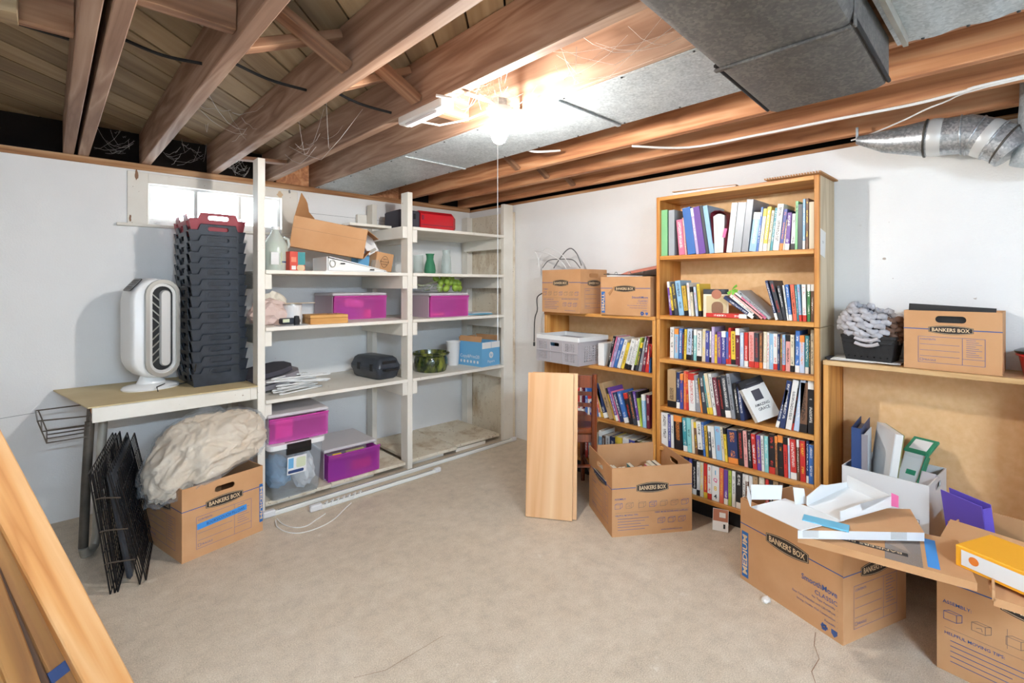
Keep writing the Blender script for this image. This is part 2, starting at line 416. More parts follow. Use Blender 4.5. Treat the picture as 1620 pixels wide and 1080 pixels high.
def lens(cx, cy, w, h, bulge, n=6):
    """badge outline: straight sides, bowed top and bottom"""
    top = [(cx + w / 2 - w * i / n, cy + h / 2 - bulge + bulge * (1 - (2 * i / n - 1) ** 2)) for i in range(n + 1)]
    bot = [(cx - w / 2 + w * i / n, cy - h / 2 + bulge - bulge * (1 - (2 * i / n - 1) ** 2)) for i in range(n + 1)]
    return top + bot

def strokes(bm, lines, w, fr, lift=0.0004, mi=0):
    """thin flat printed lines"""
    for (a, b) in lines:
        a = Vector((a[0], a[1], 0)); b = Vector((b[0], b[1], 0)); d = (b - a)
        if d.length < 1e-6: continue
        n = Vector((-d.y, d.x, 0)).normalized() * w / 2; e = d.normalized() * w / 2
        vs = [bm.verts.new(fr @ (p + Vector((0, 0, lift)))) for p in (a - e - n, b + e - n, b + e + n, a - e + n)]
        bm.faces.new(vs).material_index = mi
    return bm

def rectlines(x0, y0, x1, y1):
    return [((x0, y0), (x1, y0)), ((x1, y0), (x1, y1)), ((x1, y1), (x0, y1)), ((x0, y1), (x0, y0))]

def link(o, parent=None):
    COL.objects.link(o)
    if parent is not None: o.parent = parent
    return o

def obj(name, bm, mat, parent=None, smooth=False, ang=38):
    me = bpy.data.meshes.new(name)
    if not smooth is None: bmesh.ops.recalc_face_normals(bm, faces=bm.faces[:])
    bm.to_mesh(me); bm.free()
    for m in (mat if isinstance(mat, (list, tuple)) else [mat]): me.materials.append(MATS[m])
    if smooth:
        me.shade_smooth(); me.set_sharp_from_angle(angle=rad(ang))
    return link(bpy.data.objects.new(name, me), parent)

LABELS = {}
def tag(o, label, cat, group=None):
    o['label'] = label; o['category'] = cat
    if group: o['group'] = group
    return o

def thing(name, label, cat, loc=(0, 0, 0), rz=0.0, group=None, rot=None):
    o = bpy.data.objects.new(name, None); COL.objects.link(o); o.empty_display_size = 0.05
    o.location = loc; o.rotation_euler = rot if rot else (0, 0, rz)
    return tag(o, label, cat, group)

def struct(name, bm, mat, parent=None, label=None):
    o = obj(name, bm, mat, parent); o['kind'] = 'structure'
    if label: o['label'] = label
    return o

TXT = {}
def text_mesh(s, bold=0.0):
    k = (s, bold)
    if k not in TXT:
        cu = bpy.data.curves.new('lettering', 'FONT'); cu.body = s; cu.size = 1.0; cu.resolution_u = 2; cu.align_x = 'CENTER'; cu.align_y = 'CENTER'; cu.offset = bold
        t = bpy.data.objects.new('lettering', cu); COL.objects.link(t)
        dg = bpy.context.evaluated_depsgraph_get(); me = bpy.data.meshes.new_from_object(t.evaluated_get(dg))
        bpy.data.objects.remove(t); bpy.data.curves.remove(cu)
        xs = [v.co.x for v in me.vertices] or [0]; ys = [v.co.y for v in me.vertices] or [0]
        mx, my = (max(xs) + min(xs)) / 2, (max(ys) + min(ys)) / 2
        for v in me.vertices: v.co.x -= mx; v.co.y -= my
        TXT[k] = (me, max(xs) - min(xs), max(ys) - min(ys))
    return TXT[k]

def lettering(s, parent, fr, mat, w=None, h=None, bold=0.01, lift=0.0008, name='lettering', shear=0.0):
    """flat printed words centred on the frame; w,h the size in metres"""
    me, tw, thh = text_mesh(s, bold)
    sx = w / tw if w else h / thh; sy = h / thh if h else sx
    me2 = me.copy(); me2.materials.clear(); me2.materials.append(MATS[mat])
    if shear:
        for v in me2.vertices: v.co.x += v.co.y * shear
    o = bpy.data.objects.new(name, me2); link(o, parent)
    o.matrix_basis = fr @ Matrix.Translation((0, 0, lift)) @ Matrix.Diagonal((sx, sy, 1, 1))
    return o

# ------------------------------------------------------------------ the room
WT = 1.995                       # top of the masonry walls
JB, JT = 2.033, 2.235            # joist underside and top
XL, YB = -3.70, -5.60            # hidden side wall and rear wall
floor = struct('floor', bx(XL - .2, 0.2, YB - .2, 0.2, -0.12, 0.0), 'concrete', label='stained beige concrete basement floor')
cr = bmesh.new()                 # hairline cracks, sunk dark lines with their own shape
def crack(pts, w):
    for (a, b) in zip(pts, pts[1:]):
        strokes(cr, [(a[:2], b[:2])], w, Matrix.Identity(4), 0.0006)
crack([at_z(1290, 1000, 0), at_z(1288, 1020, 0), at_z(1296, 1042, 0), at_z(1284, 1062, 0), at_z(1290, 1080, 0)], 0.002)
crack([at_z(700, 1006, 0), at_z(660, 1030, 0), at_z(610, 1060, 0), at_z(560, 1072, 0)], 0.0015)
obj('crack', cr, 'rust_brown', floor)

WX0, WX1, WZ0, WZ1 = -2.48, -1.71, 1.70, 1.922
wl = bmesh.new()
plate(wl, [(XL - .2, 0), (0.2, 0), (0.2, WT), (XL - .2, WT)], [[(WX0, WZ0), (WX1, WZ0), (WX1, WZ1), (WX0, WZ1)]], 0.20, frame((0, 0.20, 0), (1, 0, 0), (0, 0, 1)))
wall_left = struct('wall_left', wl, 'wall_paint', label='white painted basement wall with the small window')
wall_right = struct('wall_right', bx(0, 0.2, YB - .2, 0.0, 0, WT), 'wall_paint', label='white painted basement wall behind the bookcases')
struct('wall_rear', bx(XL, 0, YB - .2, YB, 0, WT), 'wall_paint')
struct('wall_side', bx(XL - .2, XL, YB, 0, 0, WT), 'wall_paint')
# faint form lines and stains of the masonry
fl = bmesh.new()
for (a, b) in (((0, 662), (60, 652)), ((480, 336), (610, 350))):
    p, q = at_y(*a, -0.001), at_y(*b, -0.001); strokes(fl, [((p.x, p.z), (q.x, q.z))], 0.002, frame((0, -0.0005, 0), (1, 0, 0), (0, 0, 1)))
obj('seam', fl, 'cable_grey', wall_left)
for (px, py, w_, h_, m_, n_) in ((443, 308, .045, .05, 'ink_cream', 'foam_patch'), (216, 277, .018, .07, 'rust_brown', 'rust_stain'), (206, 345, .012, .05, 'rust_brown', 'rust_stain'), (458, 303, .018, .03, 'cable_grey', 'rust_stain')):
    p_ = at_y(px, py, -.014); rg = random.Random(px); bm = bmesh.new()
    plate(bm, [(p_.x + w_ / 2 * math.cos(a) * rg.uniform(.6, 1.1), p_.z + h_ / 2 * math.sin(a) * rg.uniform(.6, 1.1)) for a in [k * math.pi / 7 for k in range(14)]], (), .0015, frame((0, -.0125, 0), (1, 0, 0), (0, 0, 1))); obj(n_, bm, m_, wall_left)
# window in the left wall: wooden frame, two mullions, three panes
win = bpy.data.objects.new('window_1', None); COL.objects.link(win); win.location = ((WX0 + WX1) / 2, 0.05, WZ0); win['kind'] = 'structure'
win['label'] = 'small three-pane basement window high in the left wall'
hw = (WX1 - WX0) / 2; hh = WZ1 - WZ0
fb = bmesh.new(); plate(fb, rrect(0, hh / 2, 2 * hw, hh), [rrect(0, hh / 2, 2 * hw - .036, hh - .03)], 0.04, frame((0, 0.02, 0), (1, 0, 0), (0, 0, 1)))
obj('window_frame', fb, 'white_metal', win)
mull = [-2.226 - (WX0 + WX1) / 2, -1.969 - (WX0 + WX1) / 2]
for m_ in mull: obj('mullion', bx(m_ - .011, m_ + .011, -0.02, 0.02, .015, hh - .015, .002), 'white_metal', win)
ed = [-hw + .018, mull[0] - .011, mull[0] + .011, mull[1] - .011, mull[1] + .011, hw - .018]
for i in (0, 2, 4): obj('pane', bx(ed[i], ed[i + 1], 0.004, 0.008, .015, hh - .015), 'window_glass', win)
# painted board trim around the window
tr = bmesh.new(); zt = WT - .012
x0, x1 = -2.58, -1.60
bx(x0, WX0, -0.012, 0, 1.66, zt, 0.002, bm=tr); bx(WX1, x1, -0.012, 0, 1.66, zt, 0.002, bm=tr); bx(WX0, WX1, -0.012, 0, WZ1, zt, 0.002, bm=tr)
o = struct('trim_1', tr, 'white_painted_wood')
o = struct('trim_2', bx(-2.63, -1.6, -0.03, 0, 1.655, 1.672, 0.002), 'white_painted_wood')
# sill plates on the walls and the dark rim behind
struct('trim_3', bx(XL, 0.0, -0.012, 0.1, WT, JB, 0.003), 'plate_wood', label='rough wooden sill plate on top of the left wall')
struct('trim_4', bx(0.0, 0.12, YB, -0.012, WT, WT + .022, 0.003), 'plate_wood_y', label='rough wooden sill plate on top of the right wall')
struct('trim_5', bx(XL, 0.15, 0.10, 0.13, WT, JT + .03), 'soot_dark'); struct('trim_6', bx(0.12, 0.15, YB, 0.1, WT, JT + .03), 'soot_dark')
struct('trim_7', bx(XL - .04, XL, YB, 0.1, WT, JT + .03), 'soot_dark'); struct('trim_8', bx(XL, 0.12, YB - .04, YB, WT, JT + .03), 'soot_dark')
# raw red rim pieces seen between the right hand joists
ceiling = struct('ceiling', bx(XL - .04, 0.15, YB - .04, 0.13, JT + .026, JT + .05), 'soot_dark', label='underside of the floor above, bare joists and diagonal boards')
obj('rim_board', bx(-1.73, -1.50, 0.04, 0.06, JB, JT), 'joist_red', ceiling)
obj('rim_board', bx(-1.02, -.74, 0.04, 0.06, JB, JT), 'joist_red', ceiling)

# diagonal subfloor boards, each its own piece
def clip_strip(s0, s1, x0, x1, y0, y1):
    k = math.sqrt(.5)
    poly = [(x0, y0), (x1, y0), (x1, y1), (x0, y1)]
    for (sgn, lim) in ((1, s0), (-1, -s1)):
        out = []
        for i in range(len(poly)):
            a, b = poly[i], poly[(i + 1) % len(poly)]
            da, db = sgn * (a[0] - a[1]) * k - lim, sgn * (b[0] - b[1]) * k - lim
            if da >= 0: out.append(a)
            if (da >= 0) != (db >= 0):
                t = da / (da - db); out.append((a[0] + (b[0] - a[0]) * t, a[1] + (b[1] - a[1]) * t))
        poly = out
        if len(poly) < 3: return None
    return poly
s = (XL - 0.13) * math.sqrt(.5); k45 = math.sqrt(.5)
Rm = Matrix.Rotation(rad(45), 4, 'Z')
while s < (0.15 - YB) * k45:
    w_ = 0.138
    poly = clip_strip(s + .004, s + w_ - .004, XL - .04, 0.13, YB, 0.1)
    if poly:
        cx_ = sum(p[0] for p in poly) / len(poly); cy_ = sum(p[1] for p in poly) / len(poly)
        loc = [Rm.inverted() @ Vector((p[0] - cx_, p[1] - cy_, 0)) for p in poly]
        bm = bmesh.new(); dz = RNG.uniform(0, .004)
        plate(bm, [(p.x, p.y) for p in loc], (), .026 - dz, Matrix.Translation((0, 0, dz)))
        o = obj('subfloor_board', bm, 'plank_wood', ceiling); o.location = (cx_, cy_, JT); o.rotation_euler = (0, 0, rad(45))
    s += w_

# floor joists
JX = [(-.055, .04, 'joist_red'), (-.385, .042, 'joist_red'), (-.705, .042, 'joist_red'), (-1.045, .045, 'joist_red'), (-1.47, .045, 'joist_brown'),
      (-1.79, .046, 'joist_brown'), (-2.13, .048, 'joist_brown'), (-2.49, .048, 'joist_brown'), (-2.775, .046, 'joist_brown'), (-2.838, .046, 'joist_brown'),
      (-3.22, .046, 'joist_brown'), (-3.58, .046, 'joist_brown')]
for (x, w_, m_) in JX:
    o = obj('joist', bx(-w_ / 2, w_ / 2, YB, 0.09, 0, JT - JB, 0.003), m_, ceiling); o.location = (x, 0, JB)
# solid blocks and cross bridging between joists
def block(x0, x1, y, z0=JB, z1=JT, th=.042, m='block_wood'):
    o = obj('blocking', bx(-(x1 - x0) / 2, (x1 - x0) / 2, -th / 2, th / 2, 0, z1 - z0, .002), m, ceiling); o.location = ((x0 + x1) / 2, y, z0)
def brace(xa, za, xb, zb, y, w=.042, th=.02, m='block_wood'):
    a = Vector((xa, y, za)); b = Vector((xb, y, zb)); L = (b - a).length
    o = obj('cross_bridging', bx(-L / 2, L / 2, -w / 2, w / 2, -th / 2, th / 2, .002), m, ceiling)
    o.location = (a + b) / 2; o.rotation_euler = (0, -math.atan2(zb - za, xb - xa), 0)
block(-3.555, -3.245, -1.69, JB + .02); block(-3.197, -2.863, -1.69, JB + .02); block(-2.75, -2.516, -2.05, JB + .02)
obj('nailer', bx(-3.06, -2.98, -1.80, -1.715, JB + .0, JT, .002), 'plank_wood', ceiling)
for (xa, xb, yy) in ((-2.464, -2.156, -2.03), (-2.105, -1.815, -1.94)):
    brace(xa, JT - .02, xb, JB + .03, yy, .065, .03); brace(xa, JB + .03, xb, JT - .03, yy + .075, .06, .03)
brace(-2.10, JB + .03, -1.82, JB + .05, -0.42, .06, .02)
for (xa, xb, yy) in ((-1.02, -.73, -1.42), (-.68, -.41, -1.38), (-.36, -.08, -1.34)):
    brace(xa, JT - .02, xb, JB + .015, yy); brace(xa, JB + .015, xb, JT - .02, yy + .05)
block(-1.765, -1.495, -1.86, JB + .03)
# dark bent straps between the left joists
for (a, b) in (((-2.75, -1.58, JB + .10), (-2.516, -1.62, JB + .07)), ((-2.464, -1.70, JB + .08), (-2.16, -1.66, JB + .06)), ((-2.1, -1.68, JB + .09), (-1.82, -1.74, JB + .03)), ((-3.19, -1.52, JB + .13), (-2.87, -1.50, JB + .08))):
    m_ = (Vector(a) + Vector(b)) / 2 - Vector((0, 0, .015)); bm = tube(bmesh.new(), smooth_path([a, m_, b]), .006, 6)
    obj('metal_strap', bm, 'black_matte', ceiling, True)

# ------------------------------------------------------------------ ceiling fixtures
def bulb_fixture(loc, label, glow, cord=None):
    t = thing('ceiling_lamp', label, 'lamp', loc)          # origin at the top of the holder
    obj('junction_box', lathe(bmesh.new(), [(0, .03), (.045, .03), (.045, 0), (0, 0)], 8), 'galvanised_steel', t)
    obj('hanger_bar', bx(-.17, .17, -.009, .009, .012, .020, .001), 'white_metal', t)
    obj('lamp_holder', lathe(bmesh.new(), [(0, 0), (.05, 0), (.052, -.008), (.046, -.022), (.026, -.032), (.022, -.046), (0, -.046)], 24), 'white_gloss', t, True)
    prof = [(0, -.046), (.014, -.047), (.016, -.058), (.025, -.075), (.031, -.098), (.030, -.116), (.022, -.132), (.010, -.140), (0, -.142)]
    obj('bulb', lathe(bmesh.new(), prof, 16), glow, t, True)
    return t
lampP = Vector((-1.614, -2.223, 2.006))
lamp = bulb_fixture(lampP, 'bare glowing bulb in a white porcelain holder under the joists', 'bulb_glow')
bm = tube(bmesh.new(), [(-.035, -.03, -.03), (-.036, -.031, -.05), (-.036, -.031, -.92)], .0016, 5); obj('pull_string', bm, 'cable_white', lamp)
for (dx, dy, L, a) in ((-.03, .05, .14, 205), (.05, -.02, .09, -40)):
    c_, s_ = math.cos(rad(a)), math.sin(rad(a))
    obj('mounting_bracket', tube(bmesh.new(), [(c_ * .05, s_ * .05, .0), (c_ * (.05 + L), s_ * (.05 + L), -.012)], .005, 6), 'white_metal', lamp, True)
t = thing('tube_light', 'long twin fluorescent tube light over the other half of the basement', 'light', (-2.75, -5.25, JB))  # fixture added out of view to fill the room with cool light
obj('housing', box(bmesh.new(), (0, 0, -.02), (1.30, .15, .04), .004), 'white_metal', t)
for s_ in (-1, 1):
    obj('tube', tube(bmesh.new(), [(-.60, s_ * .04, -.062), (.60, s_ * .04, -.062)], .013, 10), 'tube_glow', t, True); obj('end_cap', box(bmesh.new(), (s_ * .615, 0, -.055), (.025, .13, .04), .003), 'white_plastic', t)

p = Vector((-1.79, -1.95, JB))
t = thing('fluorescent_light', 'small elongated white light fixture screwed under a joist', 'light', p)
obj('housing', box(bmesh.new(), (0, 0, -.018), (.055, .32, .036), .006), 'white_plastic', t)
obj('diffuser', box(bmesh.new(), (0, 0, -.041), (.036, .24, .012), .004), 'frosted_lid', t)
obj('end_cap', box(bmesh.new(), (0, -.163, -.02), (.058, .012, .04), .003), 'white_gloss', t)
bm = tube(bmesh.new(), [(.02, .10, -.02), (.08, .0, -.05), (.13, -.12, -.045), (.155, -.22, -.03)], .004, 6); obj('power_cord', bm, 'cable_white', t, True)
t = tag(obj('perforated_strap', tube(bmesh.new(), [at_z(690, 151, 2.02), at_z(715, 155, 2.01), at_z(741, 164, 2.005), at_z(744, 150, 2.02), at_z(768, 158, 2.02)], .006, 6), 'white_metal', None, True), 'bent perforated white metal strap beside the glowing bulb', 'strap')

# sheet metal nailed under one joist bay, in two runs either side of the duct
def panning(y0, y1, label, ribs):
    t = thing('duct_panning', label, 'sheet metal', (-1.258, (y0 + y1) / 2, JB - .004)); L = (y1 - y0) / 2
    bm = bmesh.new()
    if ribs:
        n = 60; rows = [[bm.verts.new((x, -L + 2 * L * i / n, .0035 * math.sin(i * 1.1))) for x in (-.215, 0, .215)] for i in range(n + 1)]
        for a, b in zip(rows, rows[1:]):
            for j in (0, 1): bm.faces.new((a[j], a[j + 1], b[j + 1], b[j]))
        obj('sheet', bm, 'galvanised_steel', t, True)
    else:
        obj('sheet', bx(-.218, .218, -L, -L + .62, -.0015, .0015), 'galvanised_steel', t)
        obj('sheet', bx(-.218, .218, -L + .625, L, -.001, .002), 'galvanised_steel', t)
        for yy in (-L + .62, -L + 1.75):
            obj('drive_cleat', box(bmesh.new(), (0, yy, -.006), (.43, .022, .007), .002), 'galvanised_steel', t)
    for i in range(12):
        y = -L + .06 + i * (2 * L - .12) / 11
        for sx in (-.207, .207):
            bm = lathe(bmesh.new(), [(0, -.004), (.004, -.003), (.005, 0)], 6, c=(sx, y, -.001)); obj('nail', bm, 'cord_dark', t)
    return t
panning(-3.02, -0.0, 'pale galvanised sheet nailed under the joists beside the glowing bulb', False)
panning(-4.6, -3.40, 'ribbed galvanised sheet under the joists, right of the dark duct', True)

# big dusty rectangular duct crossing under the joists
t = thing('air_duct', 'big dusty grey rectangular metal duct hanging under the joists', 'duct', (-1.53, -3.22, JB - .001))
y0, y1 = -.170, .165
def ductz(x): return -(JB - 1.9195) + (x) * (-.0265 / .41)
def duct_piece(xa, xb, nm):
    bm = bmesh.new(); rows = []
    for x in (xa, xb):
        zb = ductz(x); r = .03
        ring = [(x, y1, 0)] + [(x, y1 - r + r * math.cos(rad(a)), zb + r - r * math.sin(rad(a))) for a in (0, 45, 90)] + [(x, y0 + r - r * math.sin(rad(a)), zb + r - r * math.cos(rad(a))) for a in (0, 45, 90)] + [(x, y0, 0)]
        rows.append([bm.verts.new(q) for q in ring])
    n = len(rows[0])
    for j in range(n): bm.faces.new((rows[0][j], rows[0][(j + 1) % n], rows[1][(j + 1) % n], rows[1][j]))
    bm.faces.new(rows[0]); bm.faces.new(rows[1][::-1]); obj(nm, bm, 'dusty_duct_steel', t, True, 30)
duct_piece(-1.6, 0.0, 'duct_section'); duct_piece(.004, .415, 'duct_section')
bm = bmesh.new(); z_ = ductz(0) - .004; box(bm, (0.0, 0, z_), (.016, .33, .008), .002); box(bm, (0, y0 - .002, z_ / 2), (.016, .006, -z_), .002); obj('seam_cleat', bm, 'dusty_duct_steel', t)
for yy in (y0, y1): obj('seam_edge', tube(bmesh.new(), [(.004, yy, ductz(0) + .014), (.415, yy, ductz(.415) + .014)], .006, 6), 'black_matte', t)
bm = bmesh.new(); plate(bm, [(.06, 0), (.44, 0), (.44, -.03), (.06, -.03)], (), .012, frame((0, y0 - .03, 0), (1, 0, 0), (0, 0, 1))); obj('mastic_flange', bm, 'pipe_grey', t)

# round furnace pipe along the right wall
t = thing('round_duct', 'crinkled round galvanised duct elbowing along the right wall top', 'duct', (0, 0, 0))
xw = -.155
path = [(1356, 222), (1400, 224), (1465, 219), (1500, 216), (1525, 213)]
P = [at_x(a, b, xw) for a, b in path]; rads = [.018, .05, .077, .077, .077]
bm = bmesh.new()
rings = []
for p_, r_ in zip(P[:3], rads[:3]): pass
obj('taper', tube(bmesh.new(), P[:3], rads[:3], 20), 'bright_pipe_steel', t, True, 60)
e = [P[2], P[3], at_x(1530, 212, xw), at_x(1556, 217, xw), at_x(1590, 228, xw), at_x(1606, 240, xw)]
e[-1].z += .0
obj('elbow', tube(bmesh.new(), e, [.077, .077, .079, .079, .078, .077], 20), 'bright_pipe_steel', t, True, 60)
def ring_at(c, d, r, w, nm, m):
    d = d.normalized(); obj(nm, tube(bmesh.new(), [c - d * w / 2, c - d * w / 4, c + d * w / 4, c + d * w / 2], [r, r + .003, r + .003, r], 20), m, t, True, 60)
for i, (c, d) in enumerate(((P[2], P[3] - P[2]), (P[3] * .3 + e[2] * .7, e[2] - P[3]), ((e[2] + e[3]) / 2, e[3] - e[2]), (e[4] * .5 + e[3] * .5, e[4] - e[3]), (e[4], e[4] - e[3]))):
    ring_at(c, d, .079, .008, 'crimp_ring', 'pipe_dark' if i in (0, 4) else 'bright_pipe_steel')
for (c, d) in ((P[2] * .55 + P[3] * .45, P[3] - P[2]), (e[3] * .8 + e[4] * .2, e[4] - e[3])): ring_at(c, d, .0775, .045, 'foil_tape', 'silver_light')
b0 = at_x(1612, 225, xw); obj('upright_pipe', tube(bmesh.new(), [b0 + Vector((-.0, -.05, -.10)), b0 + Vector((0, -.07, .0)), b0 + Vector((0, -.08, .14)), b0 + Vector((0, -.085, JT - b0.z - .01))], .08, 20), 'galvanised_steel', t, True, 60)
obj('hanger_strap', tube(bmesh.new(), [P[0] + Vector((0, 0, .06)), P[0]], .006, 6), 'galvanised_steel', t)

def wire(name, pts, r, m, label):
    return tag(obj(name, tube(bmesh.new(), smooth_path(pts), r, 6), m, None, True), label, 'cable')
wire('electrical_cable', [at_z(1000, 231, JB - .006), at_z(1090, 233, JB - .008), at_z(1200, 213, JB - .01), at_z(1320, 189, JB - .008), at_z(1440, 166, JB - .01), at_z(1520, 146, JB - .008), at_z(1640, 116, JB - .006), at_z(1640, 116, JB - .006) + Vector((0.02, -1.3, 0))], .006, 'cable_white', 'white electrical cable stapled along the right-hand joists')
wire('thin_wire', [at_z(1347, 222, JB - .02), at_z(1380, 211, JB - .025), at_z(1430, 190, JB - .022), at_z(1490, 163, JB - .012), at_z(1640, 119, JB - .012), at_z(1640, 119, JB - .012) + Vector((0.03, -1.3, 0))], .0035, 'cable_white', 'thin white wire crossing to the tip of the round duct')
wire('short_cable', [at_z(830, 236, JB + .02), at_z(850, 240, JB - .002), at_z(886, 238, JB + .03)], .006, 'cable_white', 'short white cable stub poking from a joist right of the bulb')

# ------------------------------------------------------------------ white wooden shelving along the left wall
SH = thing('shelving_unit', 'white painted wooden shelving built along the left wall', 'shelves', (-1.02, -.33, 0))
def sh(name, x0, x1, y0, y1, z0, z1, bev=.002, m='white_painted_wood'):
    cx, cy = (x0 + x1) / 2, (y0 + y1) / 2
    o = obj(name, bx(-(x1 - x0) / 2, (x1 - x0) / 2, -(y1 - y0) / 2, (y1 - y0) / 2, 0, z1 - z0, bev), m, SH)
    o.location = (cx + 1.02, cy + .33, z0); return o
YF = -.65
sh('post', -2.052, -2.012, YF, YF + .09, .0, JB - .001)
sh('post', -2.052, -2.012, -.10, -.012, .0, 1.40)
sh('post', -1.072, -1.032, YF, YF + .09, .0, 1.965)
sh('post', -1.072, -1.032, -.13, -.04, .0, 1.94)
sh('post', -.150, -.045, YF, YF + .038, .0, 1.985)
sh('post', -.105, -.045, -.10, -.013, .0, 1.93)
sh('end_panel', -.040, -.008, YF + .01, -.012, .0, 1.93, .002, 'stained_white_wood')
SZ = {0: 1.722, 1: 1.392, 2: 1.06, 3: .64}
for k, z in SZ.items():
    if k: 
        sh('shelf', -2.010, -1.074, YF - .005, -.02, z - .022, z); sh('cleat', -2.010, -1.972, YF + .012, -.03, z - .112, z - .0225); sh('cleat', -1.112, -1.0735, YF, -.03, z - .112, z - .0225)
    else: sh('cleat', -1.112, -1.0735, YF, -.03, z - .085, z - .003)
    sh('shelf', -1.030, -.152 if False else -.046, YF + (.045 if k else .045), -.02, z - .022, z); sh('cleat', -1.030, -.992, YF, -.03, z - .112, z - .0225); sh('cleat', -.150, -.1515 + .04, YF + .042, -.104, z - .112, z - .0225)
    sh('shelf_lip', -1.030, -.152, YF - .005, YF + .0445, z - .022, z)
sh('shelf', -1.40, -1.074, -.43, -.30, 1.723, 1.742)
# low platform boards
for (x0, x1, y0, y1, z) in ((-2.01, -1.62, YF + .005, -.2, .05), (-1.615, -1.08, YF + .015, -.25, .052), (-1.028, -.62, YF + .02, -.02, .056), (-.615, -.155, YF + .05, -.02, .058)):
    sh('platform_board', x0, x1, y0, y1, z - .022, z, .002, 'stained_white_wood')
for x0 in (-2.0, -1.6, -1.02, -.6): sh('bearer', x0, x0 + .3, YF + .06, YF + .10, .0, .027)

# ------------------------------------------------------------------ work table under the window
T = thing('work_table', 'narrow wall table with tan top and bent pipe leg beneath the window', 'table', (-2.42, -.33, 0))
TZ = .732
def tb(name, x0, x1, y0, y1, z0, z1, m, bev=.002):
    o = obj(name, bx(-(x1 - x0) / 2, (x1 - x0) / 2, -(y1 - y0) / 2, (y1 - y0) / 2, 0, z1 - z0, bev), m, T); o.location = ((x0 + x1) / 2 + 2.42, (y0 + y1) / 2 + .33, z0); return o
bm = bmesh.new(); plate(bm, [(-2.785, -.655), (-2.054, -.66), (-2.054, -.014), (-2.90, -.014)], (), .006); o = obj('top_sheet', bm, 'tan_sheet', T); o.location = (2.42, .33, TZ - .006)
tb('front_rail', -2.770, -2.09, YF, YF + .038, TZ - .078, TZ - .0065, 'white_painted_wood'); tb('rail_end', -2.089, -2.054, YF + .004, YF + .038, TZ - .078, TZ - .0065, 'white_painted_wood')
tb('end_rail', -2.770, -2.732, YF + .039, -.03, TZ - .075, TZ - .0065, 'raw_end'); tb('back_rail', -2.731, -2.054, -.05, -.014, TZ - .075, TZ - .0065, 'white_painted_wood')
leg = [(-2.775, -.585, TZ - .08), (-2.79, -.60, .35), (-2.80, -.615, .07), (-2.793, -.60, .028), (-2.775, -.565, .019), (-2.755, -.52, .024), (-2.745, -.50, .07), (-2.735, -.48, .35), (-2.715, -.45, TZ - .08)]
leg = [Vector(a) + Vector((2.42, .33, 0)) for a in leg]
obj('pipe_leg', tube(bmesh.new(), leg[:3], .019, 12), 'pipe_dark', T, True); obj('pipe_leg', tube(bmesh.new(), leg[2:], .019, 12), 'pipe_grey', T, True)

# cobwebs strung between the joists
bm = bmesh.new(); crng = random.Random(5)
def web(c, spread, n):
    c = Vector(c)
    for i in range(n):
        a = c + Vector((crng.uniform(-1, 1) * spread[0], crng.uniform(-1, 1) * spread[1], crng.uniform(-1, 1) * spread[2])); b = c + Vector((crng.uniform(-1, 1) * spread[0], crng.uniform(-1, 1) * spread[1], crng.uniform(-1, 1) * spread[2]))
        m = (a + b) / 2 - Vector((0, 0, crng.uniform(.0, .25) * (b - a).length)); tube(bm, [a, (a + m) / 2 - Vector((0, 0, .01)), m, (b + m) / 2 - Vector((0, 0, .01)), b], crng.uniform(.0003, .0008), 3, caps=False)
web((-2.0, -.06, JB + .08), (.06, .06, .08), 26); web((-2.30, -.05, JB + .10), (.12, .05, .08), 14); web((-2.64, -.05, JB + .1), (.1, .05, .08), 14); web((-1.62, -2.15, JB + .06), (.13, .18, .07), 26)
web((-1.96, -1.2, JB + .03), (.14, .5, .05), 9); web((-1.62, -2.7, JB + .02), (.15, .35, .05), 14); web((-2.3, -1.0, JB + .05), (.14, .3, .06), 8)
o = tag(obj('cobweb', bm, 'cable_white'), 'thin dusty cobwebs strung between the ceiling joists', 'cobweb'); o['kind'] = 'stuff'
from mathutils import noise as mnoise

ORD = ['first', 'second', 'third', 'fourth', 'fifth', 'sixth', 'seventh', 'eighth', 'ninth', 'tenth', 'eleventh', 'twelfth', 'thirteenth', 'fourteenth', 'fifteenth']
def copy_thing(root, **kw):
    r = root.copy(); COL.objects.link(r)
    for ch in root.children:
        c = ch.copy(); COL.objects.link(c); c.parent = r
        for g in ch.children:
            d = g.copy(); COL.objects.link(d); d.parent = c
    return r

